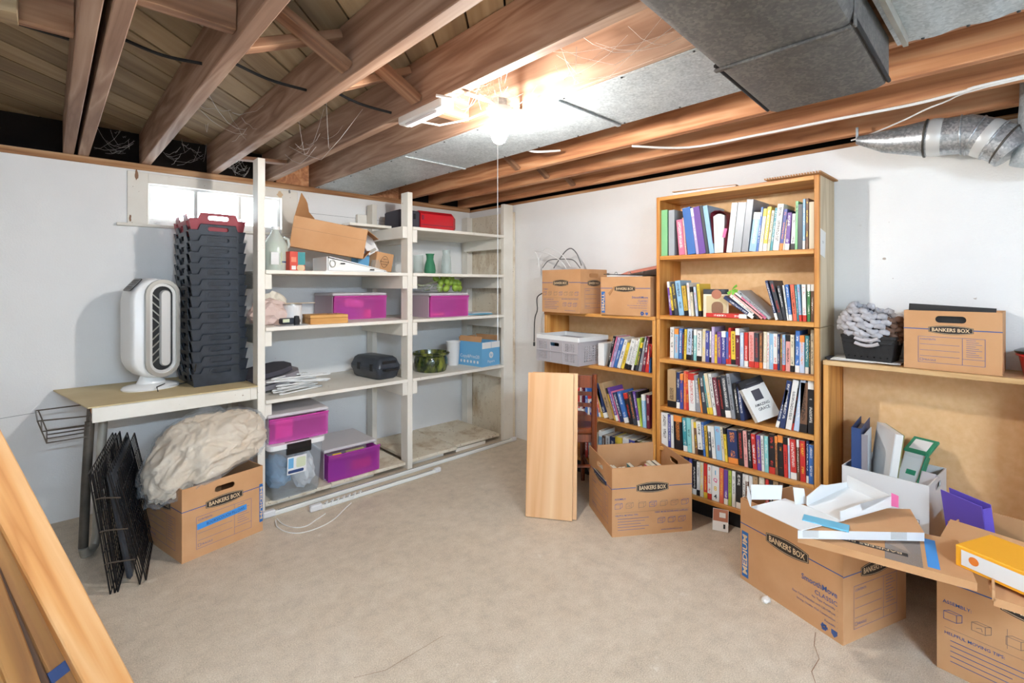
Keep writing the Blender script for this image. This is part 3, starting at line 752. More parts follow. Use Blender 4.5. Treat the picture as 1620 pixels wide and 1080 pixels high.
# ------------------------------------------------------------------ stack of nesting file crates
def make_crate(mat, label):
    w, d = .286, .385; t = thing('nesting_crate', label, 'crate', group='nesting crates stacked on the work table')
    til = .17
    def out(hw, sh, tab): return [(-hw + .012, 0), (hw - .012, 0), (hw, .074), (hw - sh, .074), (hw - sh - .012, .108), (-hw + sh + .012, .108), (-hw + sh, .074), (-hw, .074)]
    for sy in (-1, 1):
        bm = bmesh.new(); fr = frame((0, sy * (d / 2 - .018), 0), (-sy, 0, 0), (0, sy * til, 1))
        plate(bm, out(w / 2, .042, 0), [rrect(0, .084, .105, .024, .011)], .004, fr)
        obj('end_panel', bm, mat, t)
        oo = out(w / 2, .042, 0); obj('lip', tube(bmesh.new(), [fr @ Vector((p[0], p[1], .0035)) for p in oo[2:]], .0032, 5), mat, t)
        # raised rim round the hand hole
        bm = bmesh.new(); plate(bm, rrect(0, .084, .118, .036, .016), [rrect(0, .084, .105, .024, .011)], .0025, fr @ Matrix.Translation((0, 0, .004))); obj('hand_hole_rim', bm, mat, t)
    for sx in (-1, 1):
        bm = bmesh.new(); hd = d / 2 - .014
        prof = [(-hd, 0), (hd, 0), (hd, .074), (hd - .04, .074), (hd - .05, .104), (.06, .104), (.05, .07), (-.05, .07), (-.06, .104), (-hd + .05, .104), (-hd + .04, .074), (-hd, .074)]
        holes = [rrect(-.125, .05, .06, .036), rrect(.125, .05, .06, .036), rrect(0, .035, .07, .026)]
        plate(bm, prof, holes, .004, frame((sx * (w / 2 - .018), 0, 0), (0, sx, 0), (sx * til, 0, 1))); obj('side_panel', bm, mat, t)
    bm = bmesh.new(); plate(bm, rrect(0, 0, w - .038, d - .038), [rrect(-.07 + .07 * i, -.1 + .1 * j, .05, .075) for i in range(3) for j in range(3)], .004); obj('base', bm, mat, t)
    return t
c0 = make_crate('black_plastic', ''); cR = make_crate('crate_red', '')
rz = rad(2.0); cr0 = Vector((-2.352, -.482, TZ)) + Matrix.Rotation(rz, 3, 'Z') @ Vector((.143, .193, 0))
NC = 15
for i in range(NC):
    c = cR if i == NC - 1 else (c0 if i == 0 else copy_thing(c0))
    c.location = cr0 + Vector((RNG.uniform(-.002, .002) + .012 - .012 * i / NC, RNG.uniform(-.002, .002), i * .0622)); c.rotation_euler = (0, 0, rz + RNG.uniform(-.008, .008))
    if i == NC - 1: c['label'] = 'dark red nesting crate on top of the black crate stack'
    elif i == 0: c['label'] = 'bottom black plastic crate of the tall stack, resting on the table'
    else: c['label'] = 'black plastic nesting crate, %s from the bottom of the tall stack' % ORD[i]

# ------------------------------------------------------------------ tower air purifier
def stad(w, h, n=10, cz=0):
    r = w / 2; L = h / 2 - r
    return [(r * math.cos(rad(180 * i / n)), cz + L + r * math.sin(rad(180 * i / n))) for i in range(n + 1)] + [(-r * math.cos(rad(180 * i / n)), cz - L - r * math.sin(rad(180 * i / n))) for i in range(n + 1)]
def loft(bm, rings, mi=0, cap=True):
    R_ = [[bm.verts.new(p) for p in r] for r in rings]; n = len(R_[0])
    for a, b in zip(R_, R_[1:]):
        for j in range(n): bm.faces.new((a[j], a[(j + 1) % n], b[(j + 1) % n], b[j])).material_index = mi
    if cap: bm.faces.new(R_[0]).material_index = mi; bm.faces.new(R_[-1][::-1]).material_index = mi
    return bm
A = thing('air_purifier', 'white and silver oval tower air purifier standing on the table', 'air purifier', (-2.502, -.30, TZ), rad(14))
bm = lathe(bmesh.new(), [(0, 0), (.135, 0), (.138, .008), (.128, .018), (.07, .03), (.055, .06), (.05, .08), (0, .08)], 28, sx=1.0, sy=.8); obj('base', bm, 'white_gloss', A, True)
bm = bmesh.new(); prof = [(-.085, .90), (-.078, .97), (-.04, 1.0), (.05, 1.0), (.095, .93), (.115, .78)]
loft(bm, [[(p[0] * s_ * 1.0, y, p[1]) for p in [(q[0], .335 + (q[1]) * (1 - (1 - s_) * .5)) for q in stad(.235, .55)]] for (y, s_) in prof]); obj('shell', bm, 'white_plastic', A, True, 50)
def annulus(name, w, h, wi, hi_, y, th, m, x=0.018, par=A):
    bm = bmesh.new(); plate(bm, stad(w, h), [stad(wi, hi_)], th, frame((x, y, .335), (1, 0, 0), (0, 0, 1))); return obj(name, bm, m, par, True, 50)
annulus('outer_ring', .165, .535, .128, .495, -.085, .022, 'silver')
annulus('inner_ring', .128, .495, .098, .462, -.085, .012, 'silver_light')
bm = bmesh.new(); plate(bm, stad(.098, .462), (), .004, frame((.018, -.084, .335), (1, 0, 0), (0, 0, 1))); obj('grille_back', bm, 'black_matte', A)
bm = bmesh.new(); loft(bm, [[(p[0] + .03, y, p[1] + .335) for p in stad(w_, h_)] for (y, w_, h_) in ((-.088, .052, .42), (-.100, .052, .42), (-.108, .042, .41))]); obj('centre_bar', bm, 'silver_light', A, True)
for i in range(9):
    z = .335 + (-.17 + i * .0425); dz = .018 if i < 5 else -.018
    bm = tube(bmesh.new(), [(-.03, -.092, z - dz), (.004, -.094, z + dz)], .0035, 5); obj('fin', bm, 'silver', A)
bm = bmesh.new(); loft(bm, [[(x - .085, y, .52 + z) for (x, z) in ((0, -.12), (.012, -.02), (.05, .055), (.04, .06), (-.005, .0), (-.018, -.05))] for y in (-.084, -.02, .03)]); obj('side_trim', bm, 'pipe_dark', A, True)
CPF = frame((-.094, -.025, .573), (.65, 0, .76), (0, 1, 0)); bm = bmesh.new(); plate(bm, rrect(0, 0, .085, .10, .012), (), .004, CPF); obj('control_panel', bm, 'black_gloss', A)
for i in range(5):
    bm = bmesh.new(); plate(bm, rrect(-.028 + i * .014, 0, .006, .07), (), .001, CPF @ Matrix.Translation((0, 0, .004))); obj('button', bm, 'cable_grey', A)
c_ = [at_t(291, 520, 2.66), at_t(296, 540, 2.62), at_t(306, 560, 2.6), at_t(310, 575, 2.6), at_z(306, 602, TZ + .006), at_z(285, 607, TZ + .006), at_z(262, 606, TZ + .022), at_z(248, 612, TZ + .03), at_z(250, 619, TZ + .004)]
cc = [A.matrix_world.inverted() @ p for p in c_]
Mi = (Matrix.Translation(A.location) @ Matrix.Rotation(rad(14), 4, 'Z')).inverted()
obj('power_cord', tube(bmesh.new(), [Mi @ p for p in c_[3:]], .003, 6), 'cord_dark', A, True)

# ------------------------------------------------------------------ wire basket, folded dog crate
W = thing('wire_basket', 'small rusty wire basket hanging off the table end', 'basket', (-2.85, -.49, .589))
bx0, bx1, by0, by1, h_ = -.075, .072, -.13, .13, .105
def wb_(pts, r=.0028, closed=False): obj('wire', tube(bmesh.new(), pts, r, 5, closed), 'steel_wire', W)
wb_([(bx0, by0, 0), (bx1, by0, 0), (bx1, by1, 0), (bx0, by1, 0)], .0035, True)
wb_([(bx0 - .03, by0, h_), (bx1 + .005, by0, h_ - .01), (bx1 + .005, by1, h_), (bx0 - .04, by1, h_)], .0035, True)
for (x, y) in ((bx0, by0), (bx0, by1), (bx1, by0), (bx1, by1)): wb_([(x, y, 0), (x - (.03 if x < 0 else -.005), y, h_)])
wb_([(bx0 - .016, by0, .055), (bx1 + .002, by0, .05)]); wb_([(bx0 - .016, by0, .055), (bx0 - .02, by1, .055)])
for k in (-.04, .04): wb_([(bx0, k, 0), (bx1, k, 0)])
for k in (-.04, .04): wb_([(bx1, k, 0), (bx1 + .004, k, h_)])

a_ = Vector((-2.685, -1.02, 0)); b_ = Vector((-2.545, -.28, 0)); dirv = (b_ - a_).normalized(); L = .68
K = thing('folded_dog_crate', 'folded black wire dog crate leaning beside the pipe leg', 'dog crate', a_, math.atan2(dirv.y, dirv.x))
K.rotation_euler = (rad(-6), 0, math.atan2(dirv.y, dirv.x))
def grid(y0, y1, H, nm='wire_panel', nv=17, nh=7, r=.0017, x0=0.0):
    bm = bmesh.new()
    for i in range(nv):
        x = x0 + (L - x0) * i / (nv - 1); tube(bm, [(x, y0, .004), (x, y1, H)], r if 0 < i < nv - 1 else r * 1.8, 4)
    for j in range(nh):
        f = j / (nh - 1); tube(bm, [(x0, y0 + (y1 - y0) * f, .004 + (H - .004) * f), (L, y0 + (y1 - y0) * f, .004 + (H - .004) * f)], r if 0 < j < nh - 1 else r * 1.8, 4)
    o = obj(nm, bm, 'black_wire', K); o['kind'] = 'stuff'
grid(.045, .060, .53); grid(.030, .048, .525); grid(.020, .030, .53, nv=21); grid(-.055, .0, .515); grid(-.075, -.030, .505, x0=.02)
bm = bmesh.new(); box(bm, (L / 2 + .02, -.006, .255), (L - .06, .022, .49), .012, Matrix.Rotation(rad(-2.5), 3, 'X')); obj('tray', bm, 'black_plastic', K)
for z in (.12, .26, .40): obj('clip', tube(bmesh.new(), [(-.004, -.06 + z * .07, z), (-.006, .03, z + .02), (-.002, .05, z + .018)], .003, 5), 'steel_wire', K)

# ------------------------------------------------------------------ curtain rods along the foot of the shelving
def rod(name, p0, p1, r, label, head):
    d = (p1 - p0); t = thing(name, label, 'curtain rod', p0, math.atan2(d.y, d.x)); Lr = d.length
    obj('track', box(bmesh.new(), (Lr / 2, 0, r), (Lr, 2 * r, 2 * r), r * .45), 'rod_white', t); obj('slot', box(bmesh.new(), (Lr / 2, .0, 2 * r + .0004), (Lr - .06, .004, .001)), 'rod_slot', t)
    obj('end_bracket', box(bmesh.new(), (-.02, 0, .02), (.07, .034, .036), .006), 'light_grey_plastic', t)
    obj('end_bracket', box(bmesh.new(), (Lr + .01, 0, .016), (.05, .03, .03), .006), 'light_grey_plastic', t)
    if head:
        for k in range(7):
            x = .04 + k * .035; pts = [(x + .012 * math.sin(a * 1.3), .016 * math.cos(a), .019 + .016 * math.sin(a)) for a in [i * .7 for i in range(10)]]
            obj('cord_wrap', tube(bmesh.new(), pts, .0035, 5), 'cable_white', t)
    return t
r1 = rod('curtain_rod', Vector((-2.0, -.735, 0)), Vector((-.09, -.695, 0)), .013, 'long white curtain track lying along the foot of the shelving', False)
r2 = rod('curtain_rod', at_z(505, 806, .0), at_z(690, 747, .0), .012, 'shorter white curtain track with cord wound around its end', True)
pts = [at_z(436, 822, .012), at_z(438, 832, .004), at_z(450, 840, .003), at_z(472, 843, .003), at_z(500, 836, .003), at_z(527, 822, .003), at_z(545, 805, .01), at_z(556, 795, .02)]
wire('cord_loop', pts, .0026, 'cable_white', 'thin white cord looping on the floor from the track end')
pts = [at_z(438, 820, .014), at_z(448, 829, .004), at_z(465, 834, .003), at_z(484, 832, .003), at_z(500, 822, .003), at_z(515, 812, .003)]
wire('cord_loop', pts, .0026, 'cable_white', 'shorter inner loop of white cord on the floor')

# ------------------------------------------------------------------ things on the shelving
def lump(bm, c, rad3, sub=4, amp=.15, freq=4.0, seed=0.0, flat=None, ridged=False):
    r = bmesh.ops.create_icosphere(bm, subdivisions=sub, radius=1.0)
    for v in r['verts']:
        d = v.co.copy(); q = Vector((d.x * freq + seed, d.y * freq + seed * 1.7, d.z * freq - seed))
        nz = mnoise.fractal(q, 0.9, 2.0, 4)
        if ridged: nz = (1 - abs(mnoise.noise(q * 1.3)) * 2) * .6 + nz * .5 + (1 - abs(mnoise.noise(q * 3.1)) * 2) * .22
        d *= 1 + amp * nz
        v.co = Vector((c[0] + d.x * rad3[0], c[1] + d.y * rad3[1], c[2] + d.z * rad3[2]))
        if flat is not None and v.co.z < flat: v.co.z = flat + (v.co.z - flat) * .05
    return bm

Z1, Z2, Z3 = SZ[1], SZ[2], SZ[3]
# first shelf
J = thing('vinegar_jug', 'translucent gallon jug of pale liquid beside the left post', 'jug', (-1.893, -.45, Z1))
prof = [(0, 0), (.066, 0), (.072, .012), (.072, .14), (.066, .17), (.045, .205), (.026, .235), (.022, .25), (.022, .268)]
obj('bottle', lathe(bmesh.new(), prof + [(.0, .268)], 20), 'jug_plastic', J, True); obj('liquid', lathe(bmesh.new(), [(0, .003), (.067, .004), (.068, .14), (.062, .168), (.058, .18), (0, .18)], 20), 'jug_liquid', J, True)
obj('cap', lathe(bmesh.new(), [(.024, .256), (.026, .258), (.026, .276), (0, .277)], 16), 'white_plastic', J, True)
obj('handle', tube(bmesh.new(), [(.045, -.02, .21), (.07, -.02, .20), (.075, -.02, .165), (.062, -.02, .14)], .009, 8), 'jug_plastic', J, True)
bm = bmesh.new(); plate(bm, rrect(-.026, .075, .045, .075), (), .001, frame((0, -.073, 0), (1, 0, 0), (0, 0, 1))); obj('label', bm, 'white_card', J)
bm = bmesh.new(); plate(bm, rrect(.026, .075, .05, .075), (), .001, frame((0.008, -.072, 0), (.92, .4, 0), (0, 0, 1))); obj('label', bm, 'leaf_pale', J)
bm = bmesh.new(); plate(bm, rrect(.028, .055, .04, .008), (), .001, frame((0.008, -.0735, 0), (.92, .4, 0), (0, 0, 1))); obj('label_band', bm, 'navy', J)

C = thing('pasta_carton', 'red and teal food carton beside the gallon jug', 'carton', (-1.80, -.53, Z1), rad(4))
obj('carton_body', box(bmesh.new(), (0, 0, .06), (.095, .06, .12), .002), 'red_card', C)
F0 = frame((0, -.0305, 0), (1, 0, 0), (0, 0, 1))
for (r_, m_) in ((rrect(.024, .078, .046, .08), 'teal_card'), (rrect(.02, .02, .05, .035, .015), 'ink_cream'), (rrect(-.024, .02, .026, .024), 'white_card'), (rrect(-.024, .07, .03, .03), 'coral')):
    bm = bmesh.new(); plate(bm, r_, (), .0008, F0); obj('print_panel', bm, m_, C)

def carton(name, label, loc, rz, w, d, h, m='cardboard', cat='box', rot=None, thk=.004, top=True, group=None):
    t = thing(name, label, cat, loc, rz, group, rot)
    if top: obj('body', box(bmesh.new(), (0, 0, h / 2), (w, d, h), .003), m, t)
    else:
        bm = bmesh.new(); bx(-w / 2, w / 2, -d / 2, d / 2, 0, thk, bm=bm)
        for (x0, x1, y0, y1) in ((-w / 2, w / 2, -d / 2, -d / 2 + thk), (-w / 2, w / 2, d / 2 - thk, d / 2), (-w / 2, -w / 2 + thk, -d / 2 + thk, d / 2 - thk), (w / 2 - thk, w / 2, -d / 2 + thk, d / 2 - thk)): bx(x0, x1, y0, y1, thk, h, bm=bm)
        obj('body', bm, m, t)
    return t
B = carton('cardboard_box', 'plain brown box tipped over beside the vinegar jug, torn flap up', (-1.555, -.405, 1.522), 0, .46, .24, .20, rot=(rad(3), rad(9), rad(-19)))
bm = bmesh.new(); plate(bm, [(0, 0), (.22, 0), (.21, .02), (.13, .05), (.09, .10), (.06, .12), (.0, .15)], (), .004, frame((-.228, -.118, .199), (.55, 0.83, 0), (.1, 0, 1))); obj('torn_flap', bm, 'cardboard_dark', B)
bm = bmesh.new(); plate(bm, [(-.12, 0), (.12, 0), (.11, .09), (-.10, .09)], (), .004, frame((.232, 0, .195), (0, 1, 0), (.85, 0, -.45))); obj('end_flap', bm, 'cardboard_dark', B)
bm = bmesh.new(); plate(bm, [(-.12, 0), (.12, 0), (.11, .07), (-.10, .07)], (), .004, frame((.232, 0, .005), (0, 1, 0), (.5, 0, .8))); obj('end_flap', bm, 'cardboard', B)
bm = strokes(bmesh.new(), [((-.23, .125), (.23, .125))], .0014, frame((0, -.1205, 0), (1, 0, 0), (0, 0, 1))); obj('crease', bm, 'rust_brown', B)

D = thing('ring_binder', 'white ring binder lying flat under the tipped brown box', 'binder', (-1.43, -.50, Z1), rad(-3))
obj('cover', box(bmesh.new(), (0, 0, .003), (.42, .26, .005), .001), 'white_gloss', D)
obj('cover', box(bmesh.new(), (0.008, 0, .052), (.40, .26, .005), .001, Matrix.Rotation(rad(12), 3, 'Y')), 'white_gloss', D)
bm = loft(bmesh.new(), [[(-.19, y, .007), (.19, y, .007), (.19, y, .011), (-.19, y, .085)] for y in (-.122, .122)]); obj('page_stack', bm, 'paper', D)
obj('spine', box(bmesh.new(), (-.20, 0, .048), (.006, .26, .09), .001), 'white_gloss', D)
obj('ring', tube(bmesh.new(), [(-.165 + .018 * math.cos(a), -.131, .05 + .022 * math.sin(a)) for a in [k * math.pi / 6 for k in range(12)]], .0035, 6, True), 'silver', D, True)
for x in (-.10, .10): obj('slot', box(bmesh.new(), (x, -.1315, .07 - (x + .2) * .18), (.03, .002, .008)), 'cord_dark', D)
tag(obj('flat_tray', box(bmesh.new(), (-1.33, -.34, Z1 + .008), (.36, .2, .014), .003, Matrix.Rotation(rad(9), 3, 'Z')), 'fabric_dark'), 'dark flat tray under the small coffee carton', 'tray')
E = carton('white_box', 'small white carton tilted against the tipped brown box', (-1.222, -.42, 1.535), 0, .08, .07, .17, 'white_card', rot=(rad(0), rad(-30), rad(-8)))
bm = bmesh.new(); plate(bm, rrect(0, .085, .066, .16), (), .0008, frame((-.0405, 0, 0), (0, -1, 0), (0, 0, 1))); obj('side_print', bm, 'blush', E)
bm = bmesh.new(); plate(bm, rrect(0, .02, .05, .02), (), .0008, frame((0, -.0353, 0), (1, 0, 0), (0, 0, 1))); obj('print_panel', bm, 'pipe_grey', E)
tag(obj('blue_box', box(bmesh.new(), (-1.285, -.36, Z1 + .018 + .07), (.10, .08, .14), .002, Matrix.Rotation(rad(10), 3, 'Z')), 'light_blue_card'), 'pale blue carton hidden behind the tilted white one', 'box')
tag(obj('glass_jar', lathe(bmesh.new(), [(0, 0), (.03, 0), (.032, .01), (.032, .07), (.026, .08), (.026, .09)], 16, c=(-1.225, -.47, Z1 + .001)), 'glass_clear', None, True), 'empty clear jar in front of the pale blue carton', 'jar')
Cf = carton('coffee_box', 'small brown carton stamped with a round coffee emblem', (-1.168, -.42, Z1 + .02), 0, .14, .10, .13, rot=(rad(5), rad(7), rad(4)))
FC = frame((0, -.0505, .066), (1, 0, 0), (0, 0, 1)); bm = bmesh.new(); plate(bm, lens(0, 0, .07, .085, .04, 12), [lens(0, 0, .064, .079, .037, 12)], .0006, FC); obj('round_stamp', bm, 'ink_dark', Cf)
for (s_, v_) in (('NEW', .018), ('ENGLAND', 0), ('COFFEE', -.018)): lettering(s_, Cf, FC @ Matrix.Translation((0, v_, 0)), 'ink_dark', h=.010)

# second shelf
P_ = tag(obj('crumpled_paper', lump(bmesh.new(), (-1.92, -.42, Z2 + .062), (.10, .08, .075), 3, .5, 2.2, 3.0, Z2 + .001, True), 'blush', None), 'crumpled pink packing paper behind the white can', 'paper')
tag(obj('crumpled_paper', lump(bmesh.new(), (-1.87, -.36, Z2 + .09), (.06, .05, .088), 3, .5, 2.6, 9.0, Z2 + .001, True), 'paper_warm', None), 'upright twist of pale packing paper by the left post', 'paper')
V = thing('paint_can', 'white can with a printed label on the second shelf', 'can', (-1.80, -.48, Z2))
obj('can_body', lathe(bmesh.new(), [(0, 0), (.052, 0), (.052, .122), (0, .122)], 24), 'light_grey_plastic', V, True); obj('rim', lathe(bmesh.new(), [(.050, .119), (.055, .119), (.055, .127), (.050, .127)], 24), 'silver', V, True)
bm = bmesh.new(); 
for k in range(6):
    a0, a1 = rad(-100 + k * 14), rad(-100 + (k + 1) * 14); q = [(.0528 * math.cos(a), .0528 * math.sin(a), z) for (a, z) in ((a0, .01), (a1, .01), (a1, .115), (a0, .115))]; bm.faces.new([bm.verts.new(p) for p in q])
obj('label', bm, 'white_card', V, None)
obj('stir_stick', box(bmesh.new(), (.05, .01, .130), (.19, .012, .004), .001), 'ink_cream', V)
bm = strokes(bmesh.new(), [((-.003 + .002 * i, .015), (-.003 + .002 * i, .03)) for i in range(8)], .001, frame((.02, -.0535, 0), (.93, .37, 0), (0, 0, 1)), .002); obj('barcode', bm, 'ink_black', V)
G = thing('gadget', 'small black handheld device lying in a clear tray', 'device', (-1.865, -.60, Z2 + .006), rad(8))
obj('device_body', box(bmesh.new(), (0, 0, .022), (.10, .05, .036), .006), 'black_plastic', G); obj('grip', lathe(bmesh.new(), [(0, -.03), (.016, -.028), (.018, .0), (.014, .03), (0, .032)], 12, c=(.035, -.028, .022)), 'black_matte', G, True)
obj('screen', box(bmesh.new(), (-.028, -.0255, .026), (.04, .002, .02)), 'leaf_pale', G)
tag(obj('clear_tray', box(bmesh.new(), (-1.85, -.60, Z2 + .003), (.17, .085, .005), .001), 'clear_plastic'), 'thin clear tray under the black handheld device', 'tray')
X = thing('wooden_box', 'small flat bamboo box with a lid on the second shelf', 'box', (-1.615, -.535, Z2), rad(-6))
obj('box_base', box(bmesh.new(), (0, 0, .019), (.235, .185, .038), .002), 'box_wood', X); obj('lid', box(bmesh.new(), (0, 0, .048), (.235, .185, .018), .002), 'box_wood', X); obj('latch_strip', box(bmesh.new(), (.05, .02, .0585), (.06, .02, .003)), 'rust_brown', X)

def drawer_bin(label, loc, rz, w, d, h, col, pull=0.0):
    t = thing('drawer_bin', label, 'storage drawer', loc, rz)
    obj('top_lid', box(bmesh.new(), (0, d / 2, h - .010), (w + .012, d + .004, .020), .006), 'frosted_lid', t)
    for s_ in (-1, 1): obj('side_wall', box(bmesh.new(), (s_ * (w / 2 - .003), d / 2 + .012, (h - .02) / 2), (.005, d - .02, h - .021)), 'frosted_side', t)
    obj('back_wall', box(bmesh.new(), (0, d - .004, (h - .02) / 2), (w - .012, .005, h - .021)), 'frosted_side', t)
    obj('floor_pan', box(bmesh.new(), (0, d / 2, .003), (w - .012, d - .02, .006)), 'frosted_lid', t)
    fh = h - .026; bm = bmesh.new(); n = 6; rows = []
    for (zz, bulge) in ((.004, .0), (.02, .004), (fh * .78, .006), (fh * .80, .010), (fh, .010)):
        rows.append([(-w / 2 + w * i / n, -pull - bulge - .010 * (1 - (2 * i / n - 1) ** 2), zz) for i in range(n + 1)])
    for off in (0,):
        R_ = [[bm.verts.new((p[0], p[1] + off, p[2])) for p in r] for r in rows]
        for a, b in zip(R_, R_[1:]):
            for j in range(n): bm.faces.new((a[j], a[j + 1], b[j + 1], b[j]))
    obj('drawer_front', bm, col, t, True, 60)
    bm = bmesh.new(); tube(bm, [(p[0], p[1] - .004, fh + .001) for p in rows[-1]], .005, 6); obj('drawer_lip', bm, col, t, True)
    for s_ in (-1, 1): obj('drawer_side', box(bmesh.new(), (s_ * (w / 2 - .012), .08 - pull, fh / 2), (.004, .16, fh - .01)), col, t)
    return t
drawer_bin('pink drawer bin with frosted shell on the second shelf, left bay', (-1.29, -.375, Z2), 0, .40, .33, .19, 'pink_plastic')
drawer_bin('pink drawer bin under the artificial grapes, right bay', (-.672, -.60, Z2), rad(-1), .355, .37, .185, 'pink_plastic')
tag(obj('coral_can', lathe(bmesh.new(), [(0, 0), (.03, 0), (.03, .06), (0, .06)], 16, c=(-1.22, -.335, Z2 + .008)), 'coral', None, True), 'coral cylinder behind the pink front of the left-bay bin', 'can')
tag(obj('purple_pouch', box(bmesh.new(), (-1.36, -.29, Z2 + .058), (.16, .06, .10), .02), 'violet'), 'dark purple pouch behind the pink front of the left-bay bin', 'pouch')
tag(obj('paper_roll', box(bmesh.new(), (-1.32, -.335, Z2 + .115), (.15, .03, .06), .012, Matrix.Rotation(rad(8), 3, 'Y')), 'blush'), 'pale fabric roll at the top of the left-bay pink bin', 'fabric')
tag(obj('dark_case', box(bmesh.new(), (-.65, -.50, Z2 + .062), (.18, .08, .05), .01, Matrix.Rotation(rad(-14), 3, 'Y')), 'fabric_dark'), 'dark slanted pouch inside the bin under the grapes', 'pouch')
for i, (x, m_, L_) in enumerate(((-.79, 'coral', .07), (-.71, 'yellow', .05), (-.64, 'violet', .05), (-.59, 'pink_card', .06), (-.53, 'maroon', .05))):
    o = tag(obj('small_bottle', tube(bmesh.new(), [(-L_ / 2, 0, 0), (L_ / 2 - .015, 0, 0), (L_ / 2 - .01, 0, 0), (L_ / 2, 0, 0)], [.014, .014, .008, .008], 10), m_, None, True), '%s little bottle lying inside the bin under the grapes' % ['coral', 'yellow', 'violet', 'pink', 'maroon'][i], 'bottle', 'little bottles inside the pink bin')
    o.location = (x, -.555 + .012 * (i % 2), Z2 + .022); o.rotation_euler = (0, 0, rad(RNG.uniform(-25, 25)))

# artificial grapes and foliage on the right-bay bin
zt = Z2 + .186
g = thing('grape_cluster', 'cluster of artificial green grapes on the pink bin', 'artificial fruit', (-.60, -.50, zt))
for i, (x, y, z) in enumerate([(-.10, -.01, .028), (-.065, -.03, .026), (-.03, .0, .03), (.01, -.03, .027), (.045, -.01, .028), (.08, .0, .027), (-.08, .0, .070), (-.04, -.01, .074), (.0, .0, .070), (.045, .01, .068), (.078, .01, .07), (-.05, .01, .108), (-.01, .0, .105), (.03, .02, .1), (-.09, .03, .10)]):
    o = obj('grape', lathe(bmesh.new(), [(0, -.033), (.012, -.029), (.021, -.017), (.025, 0), (.023, .014), (.014, .027), (0, .033)], 14), 'grape_green', g, True); o.location = (x * 1.12, y * 1.6 - .01, z * 1.02 + .008); o.rotation_euler = (rad(RNG.uniform(-40, 40)), rad(RNG.uniform(-60, 60)), 0)
obj('stem', tube(bmesh.new(), [(.06, .0, .08), (.10, .0, .05), (.125, -.01, .04)], .004, 5), 'rust_brown', g)
lf = thing('foliage_spray', 'spray of pale artificial leaves in plastic left of the grapes', 'artificial plant', (-.80, -.50, zt))
for i in range(22):
    bm = bmesh.new(); Lf = RNG.uniform(.07, .13); plate(bm, [(0, 0), (Lf * .35, -.014), (Lf, 0), (Lf * .35, .014)], (), .001); o = obj('leaf', bm, RNG.choice(['leaf_green', 'leaf_pale', 'leaf_pale', 'white_card']), lf)
    o.location = (RNG.uniform(-.06, .05), RNG.uniform(-.05, .05), .015 + .0022 * i); o.rotation_euler = (rad(RNG.uniform(-25, 25)), rad(RNG.uniform(-18, 6)), rad(RNG.uniform(0, 360)))
obj('plastic_wrap', lump(bmesh.new(), (.03, -.01, .032), (.075, .05, .034), 3, .4, 2.6, 5, .002, True), 'bag_film', lf)
for i, (x, y, r_, m_) in enumerate(((-.40, -.50, 8, 'paper'), (-.36, -.54, -12, 'envelope_blue'), (-.33, -.50, 4, 'white_card'))):
    o = tag(obj('booklet', box(bmesh.new(), (0, 0, .004), (.22, .16, .006), .001), m_), ['white booklet at the bottom of the pile on the second shelf', 'blue-edged booklet in the middle of the pile on the second shelf', 'top white leaflet of the pile on the second shelf'][i], 'booklet', 'booklets on the right-bay shelf')
    o.location = (x, y, Z2 + .0072 * i); o.rotation_euler = (0, 0, rad(r_))

# glassware on the first shelf, right bay
tag(obj('glass_tumbler', lathe(bmesh.new(), [(0, .004), (.032, .004), (.036, .02), (.040, .15), (.038, .15), (.033, .02), (0, .012)], 20, c=(-.80, -.36, Z1)), 'glass_clear', None, True), 'clear glass tumbler half hidden behind the middle post', 'glass')
tag(obj('green_vase', lathe(bmesh.new(), [(0, 0), (.042, 0), (.047, .03), (.042, .07), (.028, .12), (.030, .15), (.037, .165), (.034, .165), (.026, .148), (.024, .12), (.038, .07), (.042, .03), (0, .01)], 20, c=(-.69, -.36, Z1)), 'glass_green', None, True), 'green glass vase between the two clear glasses', 'vase')
tv = tag(obj('clear_vase', lathe(bmesh.new(), [(0, 0), (.045, 0), (.046, .01), (.036, .14), (.030, .165), (.030, .172), (.032, .174), (.032, .205), (.029, .206), (.027, .166), (.033, .14), (.042, .012), (0, .01)], 20, c=(-.53, -.36, Z1)), 'glass_clear', None, True), 'tall clear glass vase right of the green one', 'vase')

# red tool case on the top shelf
Q = thing('tool_case', 'red and dark grey plastic tool case on the top shelf', 'tool case', (-.735, -.335, SZ[0] + .006), rad(-3))
bm = bmesh.new(); loft(bm, [[(x, y, z) for (y, z) in ((-.13, .02), (-.11, 0), (.11, 0), (.13, .02), (.13, .12), (.10, .155), (-.10, .155), (-.13, .13))] for x in (-.10, .20)] + [[(.235, y * .8, z) for (y, z) in ((-.13, .035), (-.11, .02), (.11, .02), (.13, .035), (.13, .10), (.10, .125), (-.10, .125), (-.13, .115))]]); obj('red_shell', bm, 'red_plastic', Q, True, 30)
obj('grey_shell', box(bmesh.new(), (-.19, 0, .073), (.178, .25, .146), .012), 'fabric_dark', Q)
for x in (-.23, -.15): obj('latch', box(bmesh.new(), (x, -.128, .10), (.018, .008, .04), .002), 'black_matte', Q)
obj('latch', box(bmesh.new(), (-.08, -.132, .10), (.02, .008, .035), .002), 'maroon', Q); obj('seam_strip', box(bmesh.new(), (.05, -.131, .045), (.29, .004, .006)), 'maroon', Q)
tag(obj('wood_offcut', box(bmesh.new(), (-1.235, -.12, 1.795), (.08, .035, .14), .002), 'white_painted_wood'), 'short white painted wood offcut left of the red tool case', 'wood')
bpy.data.objects['wood_offcut'].location = (0.12, .09, -.003 + .0)

